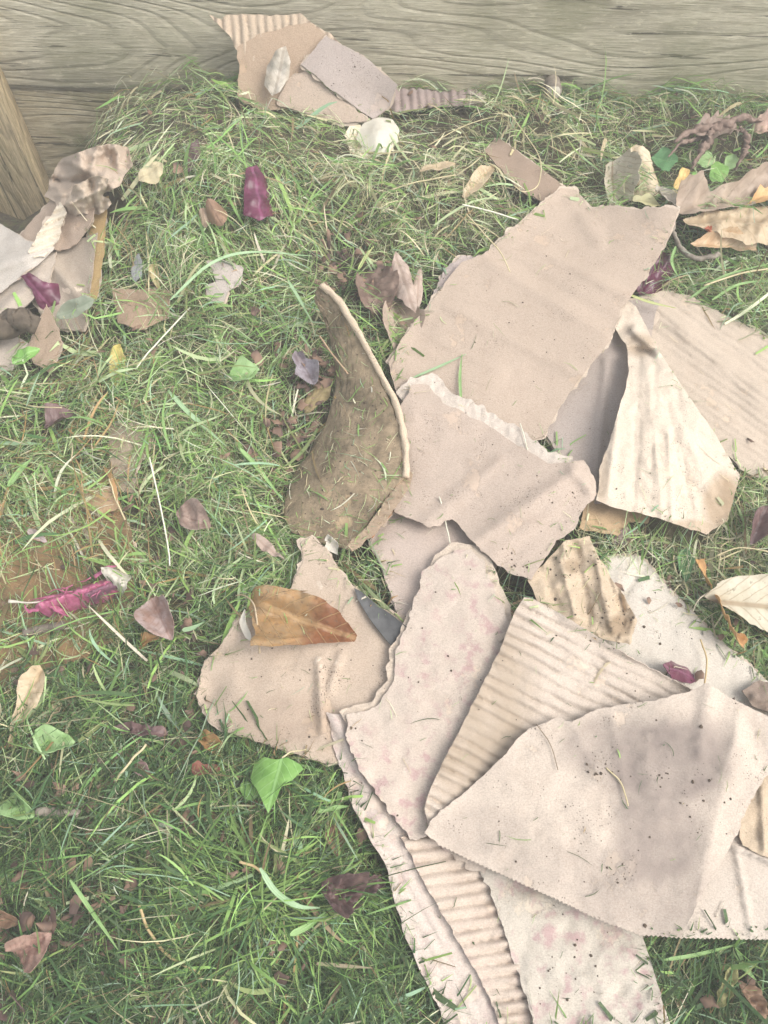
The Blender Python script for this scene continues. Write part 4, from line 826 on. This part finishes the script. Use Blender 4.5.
card('charred bit of card among the curled leaves', [(536, 606), (520, 602), (512, 612), (524, 618), (536, 614)], kraft((.42, .40, .39)), lift=.062, step=2.5, group=None) if False else None

# stalks and broad blades one can tell apart
G_s = 'long dry stalks on the heap'
def stalk(label, pts, r=.0013, mat=None, lifts=None, off=.045, **kw): tube('dry_stalk', pts, r*.75, mat or STRAW, off=off*.85, lifts=lifts, label=label, cat='dry stalk', group=G_s, seg=5, **kw)
WST = plain_mat('white_stalk', (.62, .60, .46), (.72, .70, .58), 60, .6)
stalk('straight pale stalk slanting across the middle left grass', [(135, 370), (160, 340), (190, 308)], .0017, WST)
stalk('white upright stem in the centre left grass', [(150, 458), (158, 495), (168, 545), (170, 566)], .0016, WST, off=.05)
stalk('short tan stick left of the white upright stem', [(109, 479), (116, 500), (125, 520)], .0016)
stalk('tan stick leaning on the standing card', [(320, 336), (334, 356), (348, 374)], .0018, plain_mat('brown_stick', (.34, .22, .13), (.44, .32, .2), 60, .7), off=.07)
stalk('tan bent stalk on the bright grass mound at the bottom', [(140, 905), (150, 932), (170, 955), (200, 972)], .0022, plain_mat('tan_stalk', (.45, .32, .15), (.55, .42, .22), 60, .7), off=.045)
stalk('thick tan stalk pointing to the purple leaf at lower left', [(115, 782), (130, 762), (146, 745)], .002)
stalk('orange brown stick right of the bright grass mound', [(240, 862), (256, 868), (270, 880)], .002, plain_mat('tan_stalk', (.45, .32, .15), (.55, .42, .22), 60, .7))
stalk('curved straw hooked over the narrow dark strip', [(508, 112), (525, 135), (540, 160), (538, 185), (524, 192), (514, 186)], .0013)
stalk('long straw drooping onto the largest sheet', [(466, 214), (482, 232), (500, 252), (510, 272)], .0015, off=.06)
stalk('second straw drooping onto the largest sheet, thinner', [(468, 222), (484, 228), (502, 240)], .0012, off=.055)
stalk('bleached straw slanting to the eggshell', [(392, 190), (420, 182), (455, 176)], .0018)
stalk('pale straw arching over the top grass', [(428, 146), (460, 128), (490, 118), (512, 116)], .0013, off=.06)
stalk('white forked stalk lying left of the largest sheet', [(462, 205), (490, 212), (518, 220)], .0020, WST, off=.055)
stalk('straw lying across the left onion patch', [(0, 396), (30, 406), (62, 408)], .0012)
stalk('thin straw lying on the damp bag stain', [(606, 768), (620, 782), (628, 806)], .0012, off=.003)
stalk('fine thread of stalk crossing the bag and ribbed sheet', [(536, 724), (550, 744), (558, 770)], .0007, plain_mat('thread', (.18, .14, .09), (.24, .18, .12), 60, .7), off=.003)
stalk('white splinter standing on the pink middle card', [(439, 505), (445, 525), (450, 545)], .0013, WST, lifts=[.02, .012, .002], off=.003)
stalk('white splinter lying on the torn seam', [(520, 424), (525, 440), (529, 460)], .0013, WST, off=.004)
stalk('thin dark twig over the grey pale sheet', [(700, 640), (706, 660), (704, 684)], .0015, plain_mat('tan_stalk', (.45, .32, .15), (.55, .42, .22), 60, .7), off=.01)
stalk('straw on the right grass above the pale leaf', [(716, 556), (740, 548), (768, 552)], .0014)
stalk('long tan grass stem in the grass at the right edge', [(704, 286), (740, 274), (775, 268)], .0022, off=.05)
stalk('bleached stem crossing the left grass near the flower', [(40, 604), (20, 603), (4, 603)], .001, WST) if False else None
G_b = 'broad green grass blades'
def blade(label, pts, w=.007, mat=None, lifts=None, off=.038, **kw): ribbon('grass_blade', pts, w*.72, mat or GR1, off=off, lifts=lifts, label=label, cat='grass blade', group=G_b, **kw)
blade('broad dark blade in the middle left grass, upper one', [(168, 390), (186, 410), (206, 428), (226, 446)], .010, GR2)
blade('broad blade slanting down toward the standing card', [(240, 448), (258, 468), (284, 502)], .010)
blade('broad blade lying flat at the upper left of the bag grass', [(222, 134), (240, 118), (256, 108)], .009, GR2)
blade('wide blade in the grass at the left edge', [(8, 486), (20, 470), (32, 458)], .012)
blade('long pale blade arching across the bottom mound', [(260, 868), (276, 892), (298, 906), (320, 908)], .008, GR2, off=.05)
blade('short blade below the arching pale one', [(290, 935), (308, 926), (326, 912)], .009)
blade('blade on the bottom mound reaching up left', [(70, 880), (92, 912), (118, 950)], .006)
blade('bright blade lying at the foot of the largest sheet', [(412, 378), (440, 366), (466, 354)], .006, GR2, off=.004)
blade('short upright blade crossing the torn seam of the sheet', [(461, 400), (460, 376), (462, 354)], .006, off=.006)
blade('yellow green blade at the tip of the fan paper', [(628, 294), (650, 302), (676, 308)], .007, leaf_mat((.42, .46, .16), (.5, .54, .24), (.5, .5, .3), spots=0), off=.02)
blade('long arching green blades at the right edge, topmost', [(690, 298), (724, 276), (775, 262)], .006)
blade('arching green blade at the right edge, second', [(712, 300), (740, 284), (780, 280)], .006)
blade('green blade leaning over the embossed sheet', [(676, 246), (672, 262), (680, 280)], .007, off=.05)
blade('pale blade crossing the upper heap', [(170, 300), (210, 264), (250, 252), (312, 256)], .006, GR2, off=.05)
blade('wide blade at the right of the upper heap', [(288, 280), (300, 300), (312, 322)], .007, GR2)
blade('blade hanging beside the ivy leaf', [(302, 850), (296, 838), (300, 824), (312, 816)], .010, GR2, off=.03)
blade('flat blade between ivy and speckled sheet', [(316, 812), (332, 808), (350, 806)], .008, off=.03)
blade('blue green blade right of the mottled purple leaf', [(182, 630), (192, 628), (204, 622)], .009, GR2)
blade('pale yellow blade by the hollow', [(358, 270), (366, 256), (374, 246)], .008, leaf_mat((.42, .46, .16), (.5, .54, .24), (.5, .5, .3), spots=0))
blade('blade standing up in the grass below the bag', [(672, 934), (664, 955), (668, 985)], .006, off=.03)
blade('long grass blade crossing the gap below the bag', [(664, 960), (700, 954), (746, 942)], .005, off=.04)
blade('dark green wide blade in the gap below the bag', [(736, 950), (744, 966), (756, 980)], .010, off=.03)

# ================================================================== grass clippings
m, nt, b = new_mat('grass'); at = nt.nodes.new('ShaderNodeAttribute'); at.attribute_name = 'tint'
P = geo_pos(nt); c = mixc(nt, math_(nt, 'MULTIPLY', ramp(nt, noise_n(nt, P, 300, 2), .3, .7), .25), at.outputs['Color'], (.30, .30, .14))
nt.links.new(c, b.inputs['Base Color']); b.inputs['Roughness'].default_value = .55; b.inputs['Specular IOR Level'].default_value = .35
tr = nt.nodes.new('ShaderNodeBsdfTranslucent'); nt.links.new(c, tr.inputs['Color']); mx = nt.nodes.new('ShaderNodeMixShader'); mx.inputs[0].default_value = .25
out = nt.nodes['Material Output']; nt.links.new(b.outputs[0], mx.inputs[1]); nt.links.new(tr.outputs[0], mx.inputs[2]); nt.links.new(mx.outputs[0], out.inputs[0])
GRASS = m
PAL = {'green': (.19, .35, .10), 'fresh': (.29, .48, .13), 'deep': (.045, .13, .04), 'pale': (.50, .62, .33), 'blue': (.30, .46, .30), 'straw': (.60, .54, .34), 'white': (.72, .70, .52), 'brown': (.22, .15, .08), 'olive': (.22, .28, .10), 'rust': (.40, .25, .11), 'dark': (.028, .075, .022)}  # deep and dark also carry the shade painted low on the heap
PK = list(PAL); PV = np.array([PAL[k] for k in PK])
def gauss(px, py, x, y, rx, ry=None): ry = ry or rx; return np.exp(-((px-x)/rx)**2-((py-y)/ry)**2)
def make_blades(name, n, pxr, pyr, lmul=1.0, wmul=1.0, seed=0, zoff=(-.004, .030), sheets=True, dens=None, pal=None, elev=(.10, .22), label=None, on_sheet=False, mx_len=.13):
    rg = np.random.default_rng(seed); px = rg.uniform(*pxr, n); py = rg.uniform(*pyr, n)
    if dens is not None: k = rg.random(n) < dens(px, py); px, py = px[k], py[k]
    n = len(px); P = surf(px, py, 0.0 if not on_sheet else 0.0)
    L = np.clip(rg.lognormal(math.log(.034), .58, n), .010, mx_len)*lmul
    w = np.clip(rg.lognormal(math.log(.0016), .50, n), .0006, .0065)*wmul*np.clip(L/.05, .55, 1.4)
    th = 4.5*fbm(P[:, 0]*4.2, P[:, 1]*4.2, 21, 2)+rg.normal(0, .95, n)+rg.integers(0, 2, n)*math.pi
    z0 = rg.uniform(*zoff, n); el = rg.normal(*elev, n); kap = rg.normal(0, .26, n)
    if on_sheet: el *= 0; z0[:] = .0015
    gm = gauss(px, py, 285, 900, 105, 75); rad = np.arctan2(P[:, 1]-BW[3][1], P[:, 0]-BW[3][0])+rg.normal(0, .55, n)
    if not on_sheet: th = np.where(rg.random(n) < gm*1.1, rad, th)
    keep = np.ones(n, bool); T = bvh(); K = 6; u = np.linspace(-.5, .5, K)
    ang = th[:, None]+kap[:, None]*(u[None]*2)
    dx = np.cos(ang)*L[:, None]/(K-1); dy = np.sin(ang)*L[:, None]/(K-1)
    X = np.cumsum(dx, 1); Y = np.cumsum(dy, 1); X += (P[:, 0]-X.mean(1))[:, None]; Y += (P[:, 1]-Y.mean(1))[:, None]
    Hc = Hf(X, Y); z0 = z0+(0 if on_sheet else 1)*(.030*fbm(P[:, 0]*14, P[:, 1]*14, 44, 2)+.012*ridged(P[:, 0]*9, P[:, 1]*9, 46, 2)); sag = .35*(u**2)*4
    Zr = z0[:, None]+el[:, None]*L[:, None]*(u[None]+.25)-sag[None]*L[:, None]*rg.uniform(0, .35, n)[:, None]
    Z = Hc+np.maximum(Zr, -.006)
    dn = Vector((0, 0, -1))
    if on_sheet:
        for i in range(n):
            ln = L[i]*560; last = None
            for j in range(K):
                a = th[i]+kap[i]*u[j]; q = hit(px[i]+ln*u[j]*math.cos(a), py[i]+ln*u[j]*math.sin(a), True)
                if not q[2] or (last is not None and np.linalg.norm(q[0]-last) > L[i]*.9+.004): keep[i] = False; break
                last = q[0]; X[i, j], Y[i, j], Z[i, j] = q[0]+np.array(q[1])*(.0010+.0014*math.sin((j*2.1+i) % 3))
    elif sheets:
        r1 = rg.random(n)
        for i in range(n):
            r = T.ray_cast(Vector((P[i, 0], P[i, 1], .6)), dn)
            if r[0] is not None and r[0].z > Hf(P[i:i+1, 0], P[i:i+1, 1])[0]+.006: keep[i] = False; continue
            for j in (0, 1, 4, 5):
                r = T.ray_cast(Vector((X[i, j], Y[i, j], .6)), dn)
                if r[0] is not None:
                    if r1[i] < .55 and r[0].z-Z[i, j] < .05: Z[i, j] = r[0].z+.003
                    elif Z[i, j] > r[0].z-.006: Z[i, j] = max(Hc[i, j]-.004, r[0].z-.010)
    Y = np.minimum(Y, WY-.004)
    X, Y, Z = X[keep], Y[keep], Z[keep]; w = w[keep]; px = px[keep]; py = py[keep]; n = len(X)
    C = np.stack([X, Y, Z], -1); Tg = np.gradient(C, axis=1); Tg /= np.linalg.norm(Tg, axis=2, keepdims=True)+1e-9
    roll = rg.normal(0, .8, n)[:, None]+rg.normal(0, .5, n)[:, None]*u[None]
    up = np.stack([np.sin(roll)*-np.sin(ang[keep]), np.sin(roll)*np.cos(ang[keep]), np.cos(roll)], -1)
    S = np.cross(Tg, up); S /= np.linalg.norm(S, axis=2, keepdims=True)+1e-9
    prof = np.array([.75, 1, 1, .92, .68, .12])
    off = S*(w[:, None]*prof[None])[..., None]*.5
    V = np.stack([C-off, C+off], 2).reshape(-1, 3)
    base = (np.arange(n)*K*2)[:, None]; q = np.array([[2*j, 2*j+1, 2*j+3, 2*j+2] for j in range(K-1)])
    Fc = (base[:, None]+q[None]).reshape(-1, 4)
    me = bpy.data.meshes.new(name); me.vertices.add(len(V)); me.vertices.foreach_set('co', V.ravel()); me.loops.add(Fc.size); me.loops.foreach_set('vertex_index', Fc.ravel().astype(np.int32))
    me.polygons.add(len(Fc)); me.polygons.foreach_set('loop_start', np.arange(len(Fc), dtype=np.int32)*4); me.polygons.foreach_set('use_smooth', np.ones(len(Fc), bool))
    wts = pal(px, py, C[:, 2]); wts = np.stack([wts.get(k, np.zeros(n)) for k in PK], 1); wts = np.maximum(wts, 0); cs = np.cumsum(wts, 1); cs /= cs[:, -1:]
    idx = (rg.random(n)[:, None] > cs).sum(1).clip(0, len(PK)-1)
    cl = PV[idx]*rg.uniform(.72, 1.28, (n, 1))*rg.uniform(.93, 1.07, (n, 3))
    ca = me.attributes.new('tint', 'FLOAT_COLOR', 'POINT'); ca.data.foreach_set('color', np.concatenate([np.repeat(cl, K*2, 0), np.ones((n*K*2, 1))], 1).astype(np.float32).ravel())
    me.materials.append(GRASS); me.update(); me.validate()
    o = bpy.data.objects.new(name, me); col.objects.link(o); tag(o, label, name.replace('_', ' '), kind='stuff'); return o
def dens(px, py):
    d = np.ones_like(px)
    for x, y, rx, ry, a in [(40, 590, 70, 52, .88), (338, 266, 26, 22, .75), (330, 440, 40, 70, .80), (372, 300, 36, 36, .8), (710, 145, 45, 22, .5), (640, 545, 30, 16, .4), (125, 520, 26, 30, .6), (740, 985, 40, 40, .65), (300, 835, 60, 30, .5), (230, 790, 50, 20, .4), (130, 300, 40, 30, .35), (350, 890, 40, 24, .6), (90, 830, 70, 60, .3)]:
        d *= 1-a*gauss(px, py, x, y, rx, ry)
    d *= np.where((px < 100) & (py < 330), np.clip((px-82+(py-200)*.02)/16, 0, 1), 1)
    d *= np.where((px < 200) & (py < 150), np.clip((py-100+(px-125)*.55)/14, 0, 1), 1)
    return d
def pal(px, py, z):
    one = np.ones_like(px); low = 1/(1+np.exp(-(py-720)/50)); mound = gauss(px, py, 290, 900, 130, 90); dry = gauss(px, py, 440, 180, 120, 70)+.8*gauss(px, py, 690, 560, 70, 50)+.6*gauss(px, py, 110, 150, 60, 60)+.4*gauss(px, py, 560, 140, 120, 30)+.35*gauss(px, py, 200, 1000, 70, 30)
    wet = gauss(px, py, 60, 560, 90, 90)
    return {'green': 1.3*one-.3*dry, 'fresh': 1.0+3.2*mound-.3*dry-.5*low, 'deep': .25+3.0*low*(1-.5*mound)+.4*wet, 'pale': .95*one-.75*low+.3*dry, 'blue': .40*one+.1*low, 'straw': .60-.50*low+2.3*dry, 'white': .30-.27*low+1.0*dry, 'brown': .25+.25*wet+.1*low, 'olive': .4+.2*low, 'rust': .08+1.0*gauss(px, py, 88, 480, 55, 110)+.9*gauss(px, py, 100, 240, 30, 60)+.5*wet, 'dark': 3.2*low*(1-.85*mound)+.5*gauss(px, py, 330, 262, 30, 22)}  # deeper green low down, plus shade painted into blades there and in the hollow
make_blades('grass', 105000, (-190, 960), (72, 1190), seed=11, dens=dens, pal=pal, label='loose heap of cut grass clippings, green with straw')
# fine tangle of hair-thin clippings
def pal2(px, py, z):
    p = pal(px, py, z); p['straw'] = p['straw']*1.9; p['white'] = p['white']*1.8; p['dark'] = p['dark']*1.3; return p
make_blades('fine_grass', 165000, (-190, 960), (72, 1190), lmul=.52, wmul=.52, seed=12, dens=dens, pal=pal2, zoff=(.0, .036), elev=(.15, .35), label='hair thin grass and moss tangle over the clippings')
# upright sprays of long grass
def dens2(px, py):
    return np.clip(gauss(px, py, 270, 900, 110, 75)+.9*gauss(px, py, 110, 650, 40, 50)+.6*gauss(px, py, 735, 280, 50, 30)+.5*gauss(px, py, 560, 128, 90, 24)+.4*gauss(px, py, 440, 950, 50, 70)+.5*gauss(px, py, 710, 970, 60, 40)+.35*gauss(px, py, 230, 110, 90, 30), 0, 1)
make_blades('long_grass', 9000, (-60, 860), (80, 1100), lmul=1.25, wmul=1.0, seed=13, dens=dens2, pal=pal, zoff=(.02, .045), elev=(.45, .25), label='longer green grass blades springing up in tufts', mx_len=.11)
make_blades('grass_clippings', 2600, (200, 800), (190, 1000), lmul=.42, wmul=.7, seed=14, pal=pal2, on_sheet=True, dens=lambda a, b_: .12+.5*gauss(a, b_, 310, 690, 70, 60)+.25*gauss(a, b_, 520, 560, 80, 60)+.5*gauss(a, b_, 620, 580, 50, 60)+3*gauss(a, b_, 345, 440, 40, 90), label='short grass bits stuck on the cardboard')

make_blades('grass_clippings', 420, (288, 408), (300, 545), lmul=.5, wmul=.8, seed=15, pal=pal2, on_sheet=True, label='grass bits and stalks caked on the standing card')
# crumbs of soil
def crumbs(name, n, spots, mat, size, label, seed=3, on=True):
    rg = np.random.default_rng(seed); V = []; Fc = []; T = bvh()
    ico = [(0, 0, 1), (.89, 0, .45), (.28, .85, .45), (-.72, .53, .45), (-.72, -.53, .45), (.28, -.85, .45), (.72, .53, -.45), (-.28, .85, -.45), (-.89, 0, -.45), (-.28, -.85, -.45), (.72, -.53, -.45), (0, 0, -1)]
    fi = [(0, 1, 2), (0, 2, 3), (0, 3, 4), (0, 4, 5), (0, 5, 1), (1, 6, 2), (2, 7, 3), (3, 8, 4), (4, 9, 5), (5, 10, 1), (6, 7, 2), (7, 8, 3), (8, 9, 4), (9, 10, 5), (10, 6, 1), (11, 7, 6), (11, 8, 7), (11, 9, 8), (11, 10, 9), (11, 6, 10)]
    for i in range(n):
        x, y, r_ = spots[rg.integers(len(spots))]; a, b_ = rg.normal(x, r_), rg.normal(y, r_); P_, nn, o_ = hit(a, b_, True)
        if on and not o_: continue
        s = size*rg.lognormal(0, .5); k = len(V)
        for v in ico: V.append(P_+np.array(v)*s*rg.uniform(.6, 1.3, 3)*[1, 1, .6]+np.array([0, 0, s*.3]))
        Fc += [tuple(q+k for q in f) for f in fi]
    tag(finish(name, V, Fc, mat, smooth=np.zeros(len(Fc), bool)), label, 'soil', kind='stuff')
crumbs('soil_crumbs', 760, [(615, 620, 12), (590, 600, 14), (660, 500, 26), (560, 530, 40), (520, 570, 10), (690, 780, 26), (600, 850, 30), (600, 770, 12), (350, 85, 22), (480, 400, 60), (540, 300, 70), (300, 690, 50), (660, 640, 30), (350, 470, 26), (350, 440, 26), (330, 500, 22), (350, 400, 20), (470, 700, 60), (575, 980, 25), (575, 565, 10)], plain_mat('soil', (.045, .03, .02), (.10, .07, .045), 90, .9), .0007, 'dark soil crumbs sprinkled over the cardboard and paper')
# litter of small leaf flakes in the grass
rg = np.random.default_rng(5); V = []; Fc = []
lm, nt, b = new_mat('litter'); P = geo_pos(nt); c = mixc(nt, ramp(nt, noise_n(nt, P, 28, 2), .42, .58), (.07, .04, .03), (.24, .15, .10)); nt.links.new(c, b.inputs['Base Color']); b.inputs['Roughness'].default_value = .7
for i in range(1700):
    a, b_ = rg.uniform(-60, 830), rg.uniform(90, 1080)
    q_ = rg.random()
    if q_ < .14: cx_, cy_ = [(312, 370), (376, 290), (300, 420), (345, 262)][rg.integers(4)]; a, b_ = rg.normal(cx_, 16), rg.normal(cy_, 18)
    elif q_ < .32: a, b_ = rg.normal(110, 90), rg.normal(850, 110)
    P_ = surf(np.array([a]), np.array([b_]), rg.uniform(.004, .030))[0]
    if dens(np.array([a]), np.array([b_]))[0] < .15: continue
    r = bvh().ray_cast(Vector((P_[0], P_[1], .6)), Vector((0, 0, -1)))
    if r[0] is not None and r[0].z > P_[2]-.004: continue
    s = rg.uniform(.003, .012); an = rg.uniform(0, 6.3); e = rg.uniform(.3, .9); k = len(V); nn = 8; tx, ty = rg.normal(0, .4, 2)
    V.append(P_+[0, 0, s*.3])
    for j in range(nn):
        t = 2*math.pi*j/nn; q = s*rg.uniform(.45, 1.3); x_, y_ = q*math.cos(t), q*math.sin(t)*e
        X_, Y_ = x_*math.cos(an)-y_*math.sin(an), x_*math.sin(an)+y_*math.cos(an); V.append(P_+[X_, Y_, X_*tx+Y_*ty+rg.uniform(-.15, .15)*s])
    Fc += [(k, k+1+j, k+1+(j+1) % nn) for j in range(nn)]
V = np.array(V); V2, F2, sm = solid(V, Fc, .0005); tag(finish('leaf_litter', V2, F2, lm, smooth=sm), 'small brown leaf flakes mixed into the grass', 'leaf litter', kind='stuff')

# ================================================================== light, camera
el, az = math.radians(52), math.radians(106)       # azimuth measured from +y towards +x: light from the upper right
w = bpy.data.worlds.new('World'); scn.world = w; w.use_nodes = True; wn = w.node_tree
sk = wn.nodes.new('ShaderNodeTexSky'); sk.sky_type = 'NISHITA'; sk.sun_disc = False; sk.sun_elevation = el; sk.sun_rotation = az
sk.air_density = 1.0; sk.dust_density = 3.5; sk.ozone_density = 1.0
hs = wn.nodes.new('ShaderNodeHueSaturation'); hs.inputs['Saturation'].default_value = .30; wn.links.new(sk.outputs[0], hs.inputs['Color'])   # thin overcast: a whiter sky
bg = wn.nodes['Background']; wn.links.new(hs.outputs[0], bg.inputs[0]); bg.inputs[1].default_value = .15
L = bpy.data.lights.new('sun', 'SUN'); L.energy = 1.35; L.angle = math.radians(42); L.color = (1, .95, .87)
lo = bpy.data.objects.new('sun', L); col.objects.link(lo)
sd = Vector((math.sin(az)*math.cos(el), math.cos(az)*math.cos(el), math.sin(el))); lo.rotation_euler = sd.to_track_quat('Z', 'Y').to_euler(); lo.location = sd*5
cam = bpy.data.cameras.new('camera'); cam.sensor_fit = 'VERTICAL'; cam.sensor_height = 24; cam.lens = F*24/1024; cam.clip_start = .02; cam.clip_end = 500
co = bpy.data.objects.new('camera', cam); col.objects.link(co); co.matrix_world = Matrix.Translation(Vector(CAM)) @ Rm.to_4x4(); scn.camera = co
hz = bpy.data.meshes.new('lens_veil'); V = [(x, y, z) for x in (-42, 42) for y in (-42, 42) for z in (-1.4, 1.1)]  # added air volume, stands in for the veil of lens flare
hz.from_pydata(V, [], [(0, 1, 3, 2), (4, 6, 7, 5), (0, 4, 5, 1), (2, 3, 7, 6), (0, 2, 6, 4), (1, 5, 7, 3)]); ho = bpy.data.objects.new('lens_veil', hz); col.objects.link(ho); tag(ho, kind='stuff')
hm = bpy.data.materials.new('lens_veil'); hm.use_nodes = True; hn = hm.node_tree; hn.nodes.clear(); ou = hn.nodes.new('ShaderNodeOutputMaterial'); pv = hn.nodes.new('ShaderNodeVolumePrincipled')
pv.inputs['Color'].default_value = (.97, .97, .93, 1); pv.inputs['Density'].default_value = VEIL; pv.inputs['Anisotropy'].default_value = 0.0; hn.links.new(pv.outputs[0], ou.inputs['Volume']); hz.materials.append(hm)
v = scn.view_settings; v.view_transform = 'Standard'; v.look = 'None'; v.gamma = 1; v.use_curve_mapping = False; v.exposure = .90
for o in scn.objects:
    if '_o' in o: del o['_o']
